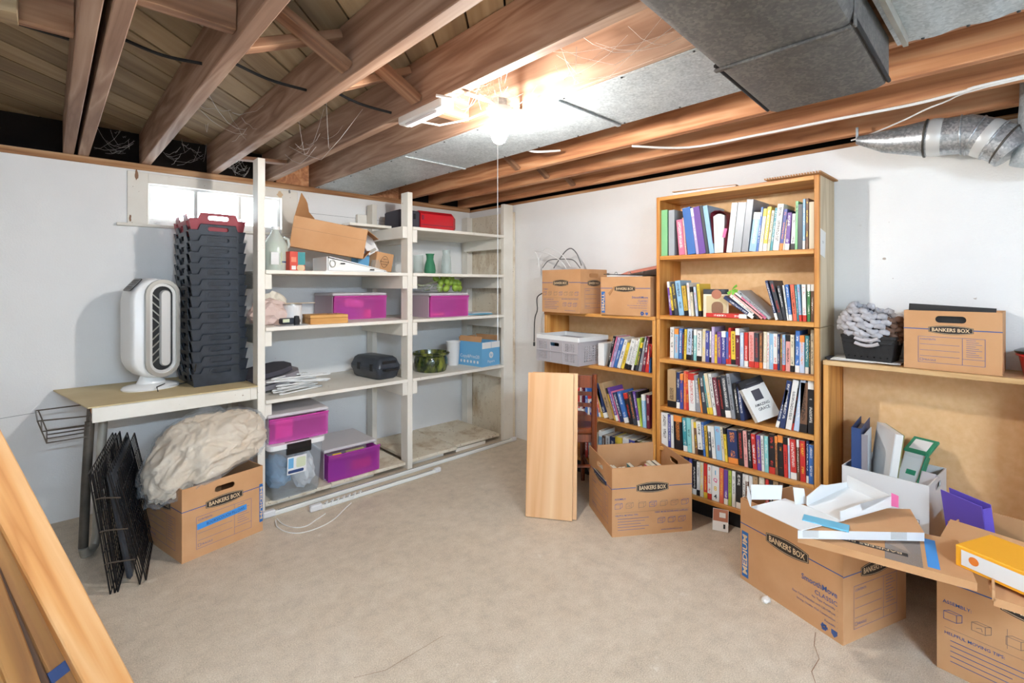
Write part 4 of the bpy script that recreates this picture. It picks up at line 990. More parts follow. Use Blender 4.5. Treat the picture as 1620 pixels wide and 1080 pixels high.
# third shelf
F_ = thing('folded_seat_pads', 'grey padded boards folded together on the third shelf', 'cushions', (-1.86, -.40, Z3 + .012))
def pad(z, m, dx, ang):
    bm = bmesh.new(); out = [(-.14, -.17), (.06, -.17), (.13, -.14), (.155, -.06), (.15, .06), (.11, .14), (.02, .17), (-.14, .17)]
    plate(bm, out, (), .028, Matrix.Translation((dx, 0, z)) @ Matrix.Rotation(rad(ang), 4, 'Y')); return obj('pad', bm, m, F_)
pad(.020, 'fabric_grey', 0.0, -9); pad(.056, 'fabric_grey', -.012, -10); pad(.088, 'fabric_dark', -.055, -11)
for i in range(11):
    o = thing('clothes_hanger', 'white plastic clothes hanger, %s of the loose heap on the third shelf' % ORD[i], 'hanger', group='white hangers heaped on the third shelf')
    tri = [(-.16, 0, 0), (-.15, .015, 0), (-.01, .085, 0), (.01, .085, 0), (.15, .015, 0), (.16, 0, 0), (.15, -.008, 0), (-.15, -.008, 0)]
    if i == 0:
        ha = obj('bar', tube(bmesh.new(), tri, .004, 6, True), 'white_plastic', o, True); hk = obj('hook', tube(bmesh.new(), [(0, .085, 0), (0, .11, 0), (.012, .125, 0), (.03, .118, 0), (.034, .10, 0)], .002, 5), 'silver', o, True)
    else:
        for src in (ha, hk): c = src.copy(); COL.objects.link(c); c.parent = o
    o.location = (-1.79 + RNG.uniform(-.035, .05), -.53 + RNG.uniform(-.015, .05), Z3 + .008 + .0085 * i); o.rotation_euler = (rad(RNG.uniform(-3, 3)), rad(RNG.uniform(-3, 3)), rad(RNG.uniform(-25, 25)))
F_.location.z += .0; F_.location.y = -.30
Kc = thing('power_tool_case', 'black moulded plastic tool case on the third shelf', 'tool case', (-1.185, -.39, Z3), rad(6))
def rbox_rings(w, d, levels, n=4):
    return [[(p[0], p[1], z) for p in rrect(0, 0, w - 2 * ins, d - 2 * ins, .03, n)] for (z, ins) in levels]
bm = loft(bmesh.new(), rbox_rings(.20, .36, [(0, .03), (.012, .016), (.055, .006), (.066, 0), (.078, 0)])); obj('lower_shell', bm, 'black_plastic', Kc, True, 40)
bm = loft(bmesh.new(), rbox_rings(.20, .36, [(.080, 0), (.092, 0), (.104, .006), (.140, .018), (.155, .035)])); obj('upper_shell', bm, 'black_plastic', Kc, True, 40)
for y in (-.10, .06): obj('latch', box(bmesh.new(), (-.098, y, .085), (.012, .035, .05), .003), 'black_matte', Kc)
obj('handle', tube(bmesh.new(), [(-.055, -.175, .07), (-.05, -.20, .07), (.05, -.20, .07), (.055, -.175, .07)], .009, 8), 'black_matte', Kc, True)
bm = bmesh.new(); plate(bm, rrect(0, .12, .12, .02, .006), (), .003, frame((0, -.171, 0), (1, 0, 0), (0, 0, 1))); obj('name_recess', bm, 'black_matte', Kc)

pt = thing('glazed_pot', 'round green glazed planter on the third shelf', 'pot', (-.755, -.47, Z3))
obj('pot_body', lathe(bmesh.new(), [(0, .0), (.11, .0), (.118, .008), (.128, .04), (.130, .09), (.122, .115), (.118, .12), (.140, .128), (.146, .140), (.138, .150), (.122, .150), (.118, .12), (.112, .09), (.1, .06), (0, .055)], 36), 'glaze_green', pt, True, 60)
obj('soil', lathe(bmesh.new(), [(0, .118), (.116, .118)], 30), 'terracotta', pt)
tag(obj('paper_cup', lathe(bmesh.new(), [(0, .004), (.042, .004), (.044, 0), (.046, .004), (.058, .19), (.062, .195), (.058, .20), (.054, .19), (.04, .01), (0, .01)], 24, c=(-.46, -.36, Z3)), 'white_card', None, True), 'tall white paper tub behind the green planter', 'tub')
HB = carton('paper_carton', 'open blue office paper carton on the third shelf', (-.275, -.475, Z3), rad(7), .22, .275, .20, 'light_blue_card', top=False)
FA = frame((0, -.138, 0), (1, 0, 0), (0, 0, 1)); FB = frame((-.1105, 0, 0), (0, -1, 0), (0, 0, 1))
bm = bmesh.new(); plate(bm, rrect(-.055, .172, .106, .05), (), .0015, FA); obj('white_flap', bm, 'white_card', HB); bm = bmesh.new(); plate(bm, rrect(.055, .172, .106, .05), (), .0015, FA); obj('white_flap', bm, 'white_card', HB)
for sx in (-1, 1): bm = bmesh.new(); plate(bm, rrect(0, .03, .25, .05), (), .003, frame((sx * .108, 0, .19), (0, sx, 0), (-sx * .25, 0, 1))); obj('top_flap', bm, 'cardboard', HB)
bm = bmesh.new(); plate(bm, rrect(0, .02, .20, .045), (), .003, frame((0, .13, .19), (-1, 0, 0), (0, .2, 1))); obj('top_flap', bm, 'cardboard', HB)
bm = bmesh.new(); plate(bm, stad(.05, .052, 10, 0), (), .0008, FA @ Matrix.Translation((0, .09, 0))); e_ = obj('round_emblem', bm, 'white_card', HB); lettering('hp', e_, FA @ Matrix.Translation((0, .09, .001)), 'light_blue_card', h=.032, shear=.25)
lettering('Papers', HB, FA @ Matrix.Translation((0, .035, 0)), 'white_card', w=.085, bold=0)
lettering('Copy&Print20', HB, FB @ Matrix.Translation((0, .075, 0)), 'white_card', w=.22, bold=0.005)
for i in range(6): bm = bmesh.new(); plate(bm, rrect(-.10 + i * .038, .035, .020, .022, .006), (), .0006, FB); obj('pictogram', bm, 'white_card', HB)
tag(obj('yellow_packet', box(bmesh.new(), (-.33, -.45, Z3 + .10), (.05, .12, .18), .006, Matrix.Rotation(rad(18), 3, 'Y')), 'yellow'), 'yellow packet sticking out of the blue paper carton', 'packet')

# bottom of the left bay
PZ = .05
CB = thing('clear_tote', 'clear plastic tote with white lid and black latch', 'storage tote', (-1.845, -.47, PZ), rad(1))
w, d, h = .31, .44, .30
bm = bmesh.new()
def shell_rings(w, d, z0, h, r=.03):
    return [[(p[0] * s_, p[1] * s_, z) for p in rrect(0, 0, w, d, r, 3)] for (z, s_) in ((z0, .86), (z0 + .02, .90), (z0 + h, 1.0))]
loft(bm, shell_rings(w, d, 0, h), cap=False); R0 = rrect(0, 0, w, d, .03, 3); bm.faces.new([bm.verts.new((p[0] * .86, p[1] * .86, 0)) for p in R0]); obj('tub', bm, 'clear_plastic', CB, True, 40)
bm = bmesh.new(); plate(bm, rrect(0, 0, w + .022, d + .022, .035, 4), (), .028, Matrix.Translation((0, 0, h + .001))); obj('lid', bm, 'white_plastic', CB)
bm = loft(bmesh.new(), [[(x, y, z) for (y, z) in ((-.222, .0), (-.236, .0), (-.242, .03), (-.238, .062), (-.20, .066), (-.20, .058), (-.228, .052))] for x in (-.07, .07)]); o = obj('latch', bm, 'black_gloss', CB); o.location = (.0, 0, h - .036)
FQ = frame((0, -.224, 0), (1, 0, 0), (0, -.08, 1)); q = obj('label', plate(bmesh.new(), rrect(-.015, .2, .11, .105), (), .0008, FQ), 'white_card', CB)
for (r_, m_) in ((rrect(-.05, .215, .03, .06), 'light_blue_card'), (rrect(.008, .212, .055, .06, .01), 'leaf_pale'), (rrect(-.02, .163, .09, .018, .006), 'navy')): obj('label_print', plate(bmesh.new(), r_, (), .0005, FQ @ Matrix.Translation((0, 0, .0008))), m_, q)
tag(obj('blue_bundle', lump(bmesh.new(), (-1.89, -.45, PZ + .10), (.07, .15, .09), 3, .25, 2, 1.0, PZ + .004), 'light_blue_card', None), 'blue-grey cloth bundle inside the clear tote', 'cloth')
tag(obj('plastic_bag', lump(bmesh.new(), (-1.76, -.54, PZ + .105), (.055, .08, .10), 3, .4, 2.4, 6.0, PZ + .004, True), 'white_card', None), 'crumpled white plastic bag inside the clear tote', 'bag')
drawer_bin('purple drawer bin stacked on the clear tote', (-1.825, -.665, PZ + .3295), rad(-2), .34, .38, .17, 'pink_plastic')
drawer_bin('purple drawer bin on the platform, overfull and half open', (-1.46, -.585, PZ + .003), rad(0), .355, .36, .195, 'purple_plastic', .045)
for i, (x, y, z, s_, m_, lb) in enumerate(((-1.39, -.585, .11, (.14, .025, .06), 'orange', 'orange pad behind the purple drawer front'), (-1.56, -.555, .10, (.13, .05, .12), 'violet', 'violet box inside the overfull purple drawer'), (-1.565, -.60, .205, (.06, .02, .025), 'yellow', 'yellow handle poking over the purple drawer front'), (-1.44, -.592, .21, (.13, .016, .018), 'olive_card', 'green patterned strip along the purple drawer top'))):
    tag(obj('drawer_content', box(bmesh.new(), (x, y, z), s_, .004), m_), lb, 'content')
for (x, z, s_, m_, lb) in ((-1.90, PZ + .40, (.10, .02, .11), 'pink_card', 'pink printed card behind the front of the upper purple bin'), (-1.76, PZ + .40, (.14, .03, .08), 'fabric_dark', 'dark box behind the front of the upper purple bin')):
    tag(obj('drawer_content', box(bmesh.new(), (x, -.62, z), s_, .003), m_), lb, 'content')

# ------------------------------------------------------------------ bookcases along the right wall
XF = -.263
def case_part(t, name, x0, x1, y0, y1, z0, z1, m, bev=.002):
    o = obj(name, bx(-(x1 - x0) / 2, (x1 - x0) / 2, -(y1 - y0) / 2, (y1 - y0) / 2, 0, z1 - z0, bev), m, t)
    o.location = ((x0 + x1) / 2 - t.location.x, (y0 + y1) / 2 - t.location.y, z0); return o
TY0, TY1 = -2.989, -2.131
TC = thing('tall_bookcase', 'tall honey oak bookcase crammed with books', 'bookcase', (XF / 2, (TY0 + TY1) / 2, 0))
SEAM = 1.10; TH = 1.83
for (z0, z1) in ((0, SEAM - .001), (SEAM + .001, TH)):
    case_part(TC, 'side_panel', XF, -.004, TY1 - .022, TY1, z0, z1, 'oak_upright')
    o = case_part(TC, 'side_panel', XF + .02, -.004, TY0, TY0 + .020, z0, z1, 'pale_side'); case_part(TC, 'front_stile', XF, XF + .0195, TY0, TY0 + .022, z0, z1, 'oak_upright')
case_part(TC, 'back_panel', -.010, -.004, TY0 + .021, TY1 - .023, .06, TH - .01, 'back_panel')
case_part(TC, 'top_panel', XF, -.004, TY0 + .0225, TY1 - .0225, TH - .022, TH, 'oak')
TS = [1.478, 1.1255, .867, .583, .343, .112]
for z in TS: case_part(TC, 'shelf', XF + .002, -.011, TY0 + .0225, TY1 - .0225, z - .024, z, 'oak')
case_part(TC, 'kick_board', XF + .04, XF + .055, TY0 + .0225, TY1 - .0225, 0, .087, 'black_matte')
pin = bmesh.new()
for i in range(14):
    for x in (-.22, -.05):
        lathe(pin, [(0, .0006), (.003, .0005)], 6, c=(0, 0, 0)); 
        for v in pin.verts[-7:] if False else []: pass
pin.free()

NY0, NY1 = -2.125, -1.215
NC_ = thing('low_bookcase', 'low honey oak bookcase beside the tall one, boxes on top', 'bookcase', (XF / 2, (NY0 + NY1) / 2, 0))
NH = 1.113
case_part(NC_, 'side_panel', XF, -.004, NY1 - .022, NY1, 0, NH - .0225, 'oak_upright'); case_part(NC_, 'side_panel', XF, -.004, NY0, NY0 + .022, 0, NH - .0225, 'oak_upright')
case_part(NC_, 'back_panel', -.010, -.004, NY0 + .023, NY1 - .023, .06, NH - .03, 'back_panel')
case_part(NC_, 'top_panel', XF - .004, -.004, NY0, NY1, NH - .022, NH, 'oak')
NS = [.775, .455, .10]
NS[0] = at_x(1000, 587, XF).z; NS[1] = at_x(1000, 674, XF).z; NS[2] = .12
for z in NS: case_part(NC_, 'shelf', XF + .002, -.011, NY0 + .0225, NY1 - .0225, z - .022, z, 'oak')
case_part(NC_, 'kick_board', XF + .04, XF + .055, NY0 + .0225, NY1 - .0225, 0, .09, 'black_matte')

UY0, UY1 = -3.74, -3.005
UC = thing('open_shelf_unit', 'low open plywood unit with tan back, right of the tall bookcase', 'shelf unit', (XF / 2, (UY0 + UY1) / 2, 0))
UH = .95
case_part(UC, 'side_panel', XF, -.004, UY1 - .022, UY1, 0, UH - .0225, 'oak_upright'); case_part(UC, 'side_panel', XF, -.004, UY0, UY0 + .022, 0, UH - .0225, 'oak_upright')
case_part(UC, 'back_panel', -.010, -.004, UY0 + .023, UY1 - .023, .06, UH - .03, 'back_panel')
case_part(UC, 'top_panel', XF - .004, -.004, UY0 - .12, UY1, UH - .022, UH, 'ply_shelf')
case_part(UC, 'shelf', XF + .002, -.011, UY0 + .0225, UY1 - .0225, .215, .237, 'ply_shelf')

# ------------------------------------------------------------------ books
PAL = dict(white='#e4e2dc', cream='#ddd0b4', black='#1d1c20', charcoal='#3a3d44', grey='#8c8f94', silver='#a4a8ac', navy='#263660', blue='#3f6fb4', lightblue='#93bcd8', paleblue='#bccbe0',
           teal='#3f8f98', aqua='#86c6c4', green='#3f7d4a', lime='#aec04a', mint='#84c088', yellow='#e6c440', gold='#c9a23c', orange='#e0803a', red='#c8342e', coral='#dd6a50', maroon='#6e2438', pink='#d9708c',
           salmon='#e0a098', lilac='#b6a2c8', purple='#6b4494', indigo='#474c94', brown='#71513c', tan='#b4946c', olive='#8a8650')
INKS = dict(white=0.0, black=.2, yellow=.4, red=.6, orange=.8)
BOOKN = [0]
def book(w, h, d, col, ink='white', name='book', hard=False):
    """spine faces local -y at y=0, book stands on z=0, thickness along x from 0 to w"""
    bm = bmesh.new(); th = .0025 if hard else .0009; th = min(th, w * .2); k = .003 if hard else 0
    box(bm, (w / 2, th / 2, h / 2), (w, th, h), .0004); box(bm, (th / 2, d / 2 + th / 2, h / 2), (th, d - th, h)); box(bm, (w - th / 2, d / 2 + th / 2, h / 2), (th, d - th, h))
    me_o = obj(name, bm, 'book_cover' if name == 'book' else 'binder_cover')
    c = lin(PAL[col]); me_o.color = (c[0], c[1], c[2], INKS[ink] + .1)
    bm = bmesh.new(); box(bm, (w / 2, (d + th) / 2 - k / 2, h / 2), (max(w - 2 * th - .0004, .001), d - th - k - .0006, h - 2 * k - .0012)); obj('pages', bm, 'pages', me_o)
    BOOKN[0] += 1
    return me_o

CNAME = dict(lightblue='light blue', paleblue='pale blue')
def ordinal(i):
    tens = {20: 'twentieth', 30: 'thirtieth', 40: 'fortieth'}
    if i <= 15: return ORD[i - 1]
    if i < 20: return {16: 'sixteenth', 17: 'seventeenth', 18: 'eighteenth', 19: 'nineteenth'}[i]
    if i in tens: return tens[i]
    return {2: 'twenty-', 3: 'thirty-', 4: 'forty-'}[i // 10] + ORD[i % 10 - 1]

def row(spec, ox, oy, sc_, xs, zs, ylim, where, dep=.14, hard=0.3):
    """spec rows: colour ink zx0 zx1 ztop lean, in pixels of a zoomed crop (origin ox,oy, scale sc_); the spine plane is x=xs, the books stand on zs"""
    items = [s_.split() for s_ in spec.strip().split(';') if s_.strip()]
    prev_end = None
    for i, it in enumerate(items):
        col, ink = it[0], it[1]; a, b, top, lean = (float(v) for v in it[2:6]); kind = it[6] if len(it) > 6 else 'book'
        pxa, pxb = ox + a / sc_, ox + b / sc_
        ya = at_x(pxa, 500, xs).y; yb = at_x(pxb, 500, xs).y       # y falls to the right
        w = max(ya - yb - .0008, .006)
        pt = at_x((pxa + pxb) / 2 + lean / sc_, oy + top / sc_, xs); H = max(.09, min(.32, pt.z - zs))
        dl = (at_x((pxa + pxb) / 2, 500, xs).y - pt.y)              # shift of the top towards -y
        ang = math.atan2(dl, H); ang = max(-.95, min(.95, ang))
        h = H / math.cos(ang) if abs(ang) > .02 else H
        if abs(ang) > .02: w = w * math.cos(ang); h = max(.09, (H - abs(math.sin(ang)) * w) / math.cos(ang))
        d = min(dep * RNG.uniform(.9, 1.1), abs(xs) - .014) if kind != 'binder' else min(.22, abs(xs) - .014)
        o = book(w, h, d, col, ink, kind, RNG.random() < hard)
        # local x -> -y world, local -y (spine) -> -x world
        M = Matrix(((0, 1, 0, 0), (-1, 0, 0, 0), (0, 0, 1, 0), (0, 0, 0, 1)))
        lift = 0.0006
        if ang > 0:     # top leans to the right (-y): pivot on the right bottom corner
            o.matrix_basis = Matrix.Translation((xs, yb, zs + lift)) @ Matrix.Rotation(ang, 4, 'X') @ M @ Matrix.Translation((-w, 0, 0))
        else:
            o.matrix_basis = Matrix.Translation((xs, ya, zs + lift)) @ Matrix.Rotation(ang, 4, 'X') @ M
        nm = CNAME.get(col, col); what = 'ring binder' if kind == 'binder' else 'book'
        tag(o, '%s %s, %s from the left, %s' % (nm, what, ordinal(i + 1), where), what, 'books on ' + where)
        o.data.name = kind
Sx = 5.4
row('''mint black 82 140 390 0 binder; silver black 150 200 390 0 binder; pink white 240 290 470 -26; salmon white 291 306 455 -26; blue white 315 385 365 -52 binder; lilac white 386 411 372 -52;
purple white 413 470 358 -58 binder; charcoal white 471 496 350 -58 binder; lightblue white 500 540 350 -60 binder''', 1030, 260, Sx, -.242, TS[0], None, "tall bookcase's top shelf", .17)
row('''white black 640 690 325 50 binder; silver black 694 765 320 50 binder; grey black 769 826 295 50 binder; lightblue white 834 894 405 45; blue white 896 914 365 45; white yellow 916 946 375 45; yellow white 950 984 360 45;
cream black 986 1010 392 45; teal white 1012 1034 370 48; white black 1036 1089 335 46; indigo orange 1091 1120 380 46; cream red 1122 1136 470 34; purple white 1139 1176 410 26; white black 1190 1224 420 16; mint black 1226 1249 315 8;
charcoal white 1252 1290 340 4 binder; lightblue white 1292 1314 295 4; brown yellow 1320 1342 290 2; cream black 1350 1394 320 0 binder''', 1030, 260, Sx, -.236, TS[0], None, "tall bookcase's top shelf after the red folder", .15)
row('''purple white 160 180 190 -26; yellow black 181 199 235 -28; charcoal yellow 202 234 190 -34; lightblue black 240 284 180 -38; gold black 286 320 225 -28; white red 324 344 200 -22; cream black 346 366 235 -18; paleblue red 382 402 235 -22; yellow black 412 434 210 -24''',
    1030, 410, Sx, -.238, TS[1], None, "tall bookcase's second shelf")
row('''navy white 1062 1086 180 -92; charcoal red 1096 1132 182 -90; charcoal white 1134 1160 225 -62; white black 1163 1178 222 -42; blue white 1180 1208 215 -36; coral black 1214 1248 215 -28; teal white 1250 1264 222 -24; lightblue red 1266 1288 215 -22; white red 1296 1328 215 -10; green white 1334 1360 215 0; brown white 1365 1392 215 0''',
    1030, 410, Sx, -.238, TS[1], None, "tall bookcase's second shelf after the leaning pile")
row('''white black 160 193 95 3; lightblue orange 196 231 110 3; blue white 234 262 106 5; charcoal red 263 277 140 4; yellow black 279 297 112 7; paleblue black 299 340 108 12; charcoal white 342 358 125 6; aqua white 361 385 115 3; white black 389 429 126 2; cream yellow 432 461 110 8;
indigo white 464 496 125 0; white black 498 512 132 2; lilac white 514 539 92 2; yellow red 541 562 158 2; purple yellow 566 601 135 -2; indigo white 603 638 130 -2; blue red 640 660 135 0; red white 661 683 100 0; yellow black 685 721 130 -3; maroon white 723 758 105 -4; paleblue white 760 791 140 0; red white 796 828 140 0; salmon red 836 881 135 -2;
charcoal red 884 922 146 -4; brown orange 925 951 146 0; cream white 956 986 135 4; white red 988 1007 142 3; lightblue white 1009 1042 150 2; white red 1044 1079 150 0; navy white 1081 1098 155 0; brown yellow 1100 1119 158 3; lightblue red 1121 1146 160 0; salmon black 1149 1186 160 2; cream black 1190 1222 160 0; blue white 1228 1266 125 5; paleblue orange 1269 1311 165 0; teal white 1314 1345 168 2; charcoal yellow 1347 1361 175 0; cream black 1364 1390 118 0''',
    1030, 500, Sx, -.205, TS[2], None, "tall bookcase's third shelf", .13, .1)
row('''tan black 140 212 82 0; navy white 215 244 102 2; indigo orange 246 273 115 0; coral yellow 279 300 92 0; red yellow 302 322 95 -5; white red 325 380 110 -12; grey white 385 424 125 -22; orange yellow 427 442 150 -36; charcoal white 445 482 100 -42; teal yellow 484 497 130 -45; cream yellow 500 531 110 -52; white black 535 562 115 -50;
maroon white 566 601 145 -45; black red 604 637 140 -46; charcoal white 640 686 125 -50; grey black 690 722 112 -52; black white 738 764 195 -42; navy white 766 800 190 -40''', 1030, 570, Sx, -.242, TS[3], None, "tall bookcase's fourth shelf", .15)
row('''navy white 1058 1088 250 88; navy white 1096 1140 172 62; white black 1146 1196 165 66; black red 1200 1213 235 50; paleblue white 1215 1260 165 62; brown black 1266 1330 190 10; black white 1340 1391 165 0''', 1030, 570, Sx, -.242, TS[3], None, "tall bookcase's fourth shelf, right end", .16)
row('''white black 90 145 70 -4; indigo white 148 169 85 -4; white black 172 196 90 -6; black orange 200 268 92 -10; teal white 277 312 112 -12; aqua black 314 350 112 -14; cream white 352 374 125 -12; brown yellow 377 401 150 -16; white black 404 446 145 -22; blue white 448 466 150 -20; gold black 470 492 180 -20; charcoal white 495 519 182 -14;
white blue_ 524 556 185 -20; lightblue red 560 609 185 -20; cream black 611 632 190 -24; yellow black 634 656 200 -22; navy orange 662 746 215 -16; black red 752 796 215 -18; salmon black 798 830 225 -16; black white 833 863 225 -14; red white 872 908 250 -22; purple yellow 910 944 262 -14; white black 946 970 266 -12; aqua white 973 1006 270 -8; black red 1009 1060 255 -6; brown orange 1062 1086 270 -8; black orange 1090 1134 262 -10; red black 1138 1172 280 -12; paleblue white 1174 1191 285 -8; red white 1195 1246 295 -14; brown white 1249 1271 300 -8; red yellow 1276 1322 310 -8; navy white 1326 1346 310 0; blue white 1348 1391 345 -2'''.replace('blue_', 'black'),
    1030, 640, Sx, -.244, TS[4], None, "tall bookcase's fifth shelf", .14, .15)
row('''navy white 284 318 70 -4; indigo white 322 350 82 0; black white 356 386 100 -2; white black 390 415 110 0; cream yellow 418 447 115 0; red yellow 450 479 125 0; white red 482 516 135 0; white black 520 582 150 0; coral yellow 585 619 165 0; purple white 622 657 180 0; lime black 660 686 185 0; white brown_ 691 721 190 0; black white 726 776 200 0; white black 782 806 215 0; brown white 810 836 222 -4; white black 842 872 232 -6; tan black 878 918 235 -8; cream white 926 972 240 -4; red white 978 1006 262 0; black white 1010 1040 268 0; tan black 1046 1090 275 -4; brown white 1096 1130 285 0; white black 1180 1215 318 0; tan red 1220 1260 322 0; orange black 1266 1304 342 0; cream black 1310 1350 350 0'''.replace('brown_', 'black'),
    1030, 710, Sx, -.246, TS[5], None, "tall bookcase's bottom shelf", .14, .15)
Sn = 6.75
row('''black white 1012 1034 142 70; pink white 1036 1046 150 78; lilac black 1048 1077 160 82; blue white 1080 1112 165 86; white blue_ 1116 1152 180 86; yellow black 1158 1190 215 74; white black 1194 1240 170 84; white black 1243 1266 190 80; white black 1269 1290 170 80; lime black 1292 1312 160 78; charcoal yellow 1315 1340 215 56; grey white 1345 1376 150 76; maroon white 1380 1414 145 56; red white 1418 1456 230 40; blue white 1460 1474 240 6'''.replace('blue_', 'black'),
    810, 510, Sn, -.24, NS[0], None, "low bookcase's top shelf", .14)
row('''red white 700 722 690 0; white black 724 742 690 0; maroon white 744 760 690 0; blue white 780 806 680 0; white red 808 828 780 0; indigo white 832 852 900 0; lime black 854 872 905 -12; navy white 880 904 850 -24; blue white 906 926 800 -32; coral white 929 948 720 -44; gold white 952 982 700 -56; navy white 986 1026 690 -100; tan black 1040 1088 640 -122; gold black 1094 1108 700 -100; purple white 1112 1142 690 -100; pink white 1144 1156 735 -90; navy white 1159 1200 740 -94; blue white 1204 1250 730 -92; black red 1258 1296 750 -76; charcoal orange 1300 1336 735 -70; purple white 1346 1370 735 -62; lime black 1374 1394 740 -56; lightblue white 1398 1434 770 -20; maroon white 1440 1472 775 -6''',
    810, 510, Sn, -.24, NS[1], None, "low bookcase's middle shelf", .14)
row('''maroon white 352 374 440 0; red white 376 396 455 0; grey white 398 412 450 0; cream black 430 451 418 0; lightblue white 454 474 402 4; brown white 476 495 430 0; white black 497 519 430 0; navy white 521 549 436 0; gold yellow 551 590 438 0; white black 594 629 445 0; indigo yellow 631 662 455 0; orange black 665 690 460 0; olive white 692 716 464 0; black white 719 745 468 0''', 820, 570, 3.6, -.23, NS[2], None, "low bookcase's bottom shelf", .14)

def loose_book(w, h, d, col, ink, M, label, hard=False, group=None):
    o = book(w, h, d, col, ink, 'book', hard); o.matrix_basis = M; return tag(o, label, 'book', group)
MR = Matrix(((0, 1, 0, 0), (-1, 0, 0, 0), (0, 0, 1, 0), (0, 0, 0, 1)))
# accordion folder between the binders
pA = at_x(1030 + 540 / 5.4, 400, -.24).y; pB = at_x(1030 + 640 / 5.4, 400, -.24).y
Z = thing('accordion_folder', 'red accordion folder fanned open with white papers, top shelf', 'folder', (-.235, (pA + pB) / 2, TS[0]))
wd = (pA - pB)
for i in range(9):
    f0, f1 = i / 9, (i + .82) / 9
    q = lambda f, top: (-(-wd * .62 + wd * .98 * f) if top else -(-wd / 2 + wd * .74 * f))
    zt_ = .205 + .014 * math.sin((i + .5) / 9 * 3.1)
    bm = bmesh.new(); ring = lambda x: [(x, q(f0, 0), .004), (x, q(f1, 0), .004), (x, q(f1, 1), zt_), (x, q(f0, 1), zt_)]
    loft(bm, [ring(0), ring(.19)]); obj('paper_bundle', bm, 'paper', Z)
bm = bmesh.new(); pts = [(-wd / 2 + wd * .82, .003), (wd * .62, .18), (wd * .5, .21), (.0, .236), (-wd * .5, .238), (-wd * .8, .228), (-wd * .86, .20), (-wd * .70, .19)]
for a, b in zip(pts, pts[1:]):
    bm.faces.new([bm.verts.new((x, -p[0], p[1])) for (x, p) in ((-.004, a), (.19, a), (.19, b), (-.004, b))])
bm.faces.new([bm.verts.new((x, -p[0], p[1])) for (x, p) in ((-.004, (-wd / 2 - .004, .002)), (.19, (-wd / 2 - .004, .002)), (.19, (-wd * .8, .20)), (-.004, (-wd * .8, .20)))])
obj('cover', bm, 'maroon', Z, None)
obj('label', box(bmesh.new(), (-.006, -wd * .40, .11), (.002, .016, .05), 0, Matrix.Rotation(rad(14), 3, 'X')), 'pink_card', Z)
# second shelf: turned picture book, flat red book, slanting pile
a = at_x(1030 + 440 / 5.4, 500, -.24)
loose_book(.02, .155, .13, 'cream', 'black', Matrix.Translation((-.232, a.y, TS[1] + .001)) @ Matrix.Rotation(rad(-62), 4, 'Z') @ MR, 'cream picture book turned to show its brown photo cover', True)
cv = bpy.context.view_layer; last = [o for o in bpy.data.objects if o.get('label', '').startswith('cream picture book')][0]
FL = frame((-.0006, .068, .075), (0, -1, 0), (0, 0, 1)); FL = frame((.0206, .068, .078), (0, 1, 0), (0, 0, 1))
obj('cover_photo', plate(bmesh.new(), rrect(0, -.015, .105, .11), (), .0006, FL), 'tan_sheet', last); obj('cover_figure', plate(bmesh.new(), rrect(.004, -.03, .06, .075, .025, 4), (), .0006, FL @ Matrix.Translation((0, 0, .0006))), 'rust_brown', last)
obj('cover_roundel', plate(bmesh.new(), stad(.052, .0525, 10, .048), (), .0006, FL @ Matrix.Translation((0, 0, .0006))), 'terracotta', last)
FL = frame((-.0006, .068, .078), (0, -1, 0), (0, 0, 1))
obj('cover_photo', plate(bmesh.new(), rrect(0, -.015, .105, .11), (), .0006, FL), 'tan_sheet', last); obj('cover_figure', plate(bmesh.new(), rrect(-.004, -.03, .06, .075, .025, 4), (), .0006, FL @ Matrix.Translation((0, 0, .0006))), 'rust_brown', last)
obj('cover_roundel', plate(bmesh.new(), stad(.052, .0525, 10, .048), (), .0006, FL @ Matrix.Translation((0, 0, .0006))), 'terracotta', last)
yl = at_x(1030 + 470 / 5.4, 500, -.245).y; yr = at_x(1030 + 815 / 5.4, 500, -.245).y
o = loose_book(.022, yl - yr, .15, 'red', 'white', Matrix.Translation((-.245, yl, TS[1] + .0235)) @ Matrix.Rotation(rad(90), 4, 'X') @ MR, 'red book lying flat at the foot of the leaning pile', True)
for i, (zx, tx, ty, col, ink, w_) in enumerate(((862, 598, 322, 'navy', 'white', .018), (908, 652, 306, 'white', 'black', .016), (942, 680, 296, 'salmon', 'white', .016), (972, 692, 288, 'pink', 'white', .016), (1004, 716, 266, 'silver', 'black', .014))):
    yb_ = at_x(1030 + zx / 5.4, 500, -.24).y; tp = at_x(1030 + tx / 5.4, 410 + ty / 5.4, -.24); H = tp.z - TS[1]; dy = tp.y - yb_
    ang = math.atan2(dy, H); hh_ = math.hypot(dy, H) * .93
    M = Matrix.Translation((-.24, yb_ - .0, TS[1] + .001 + (.0235 if False else 0))) @ Matrix.Rotation(-ang, 4, 'X') @ MR
    loose_book(w_, hh_, .17, col, ink, M, ['slanting navy book, lowest of the leaning pile on the second shelf', 'slanting white book, second of the leaning pile', 'slanting salmon book, third of the leaning pile', 'slanting pink book, fourth of the leaning pile', 'slanting silver magazine, topmost of the leaning pile'][i], False, 'leaning pile on the second shelf')
gb = thing('green_ribbon', 'bright green paper bow on the leaning pile, second shelf', 'ribbon', at_x(1030 + 690 / 5.4, 410 + 262 / 5.4, -.235))
for (r1_, r2_, L_) in ((20, 30, .03), (-40, -20, .035), (75, 10, .03), (140, 40, .03)):
    bm = bmesh.new(); plate(bm, [(0, 0), (L_, -.008), (L_ * 1.05, .012), (L_ * .5, .012)], (), .0006); o = obj('loop', bm, 'bright_green', gb); o.rotation_euler = (rad(70 + r2_), rad(r1_), rad(-90))
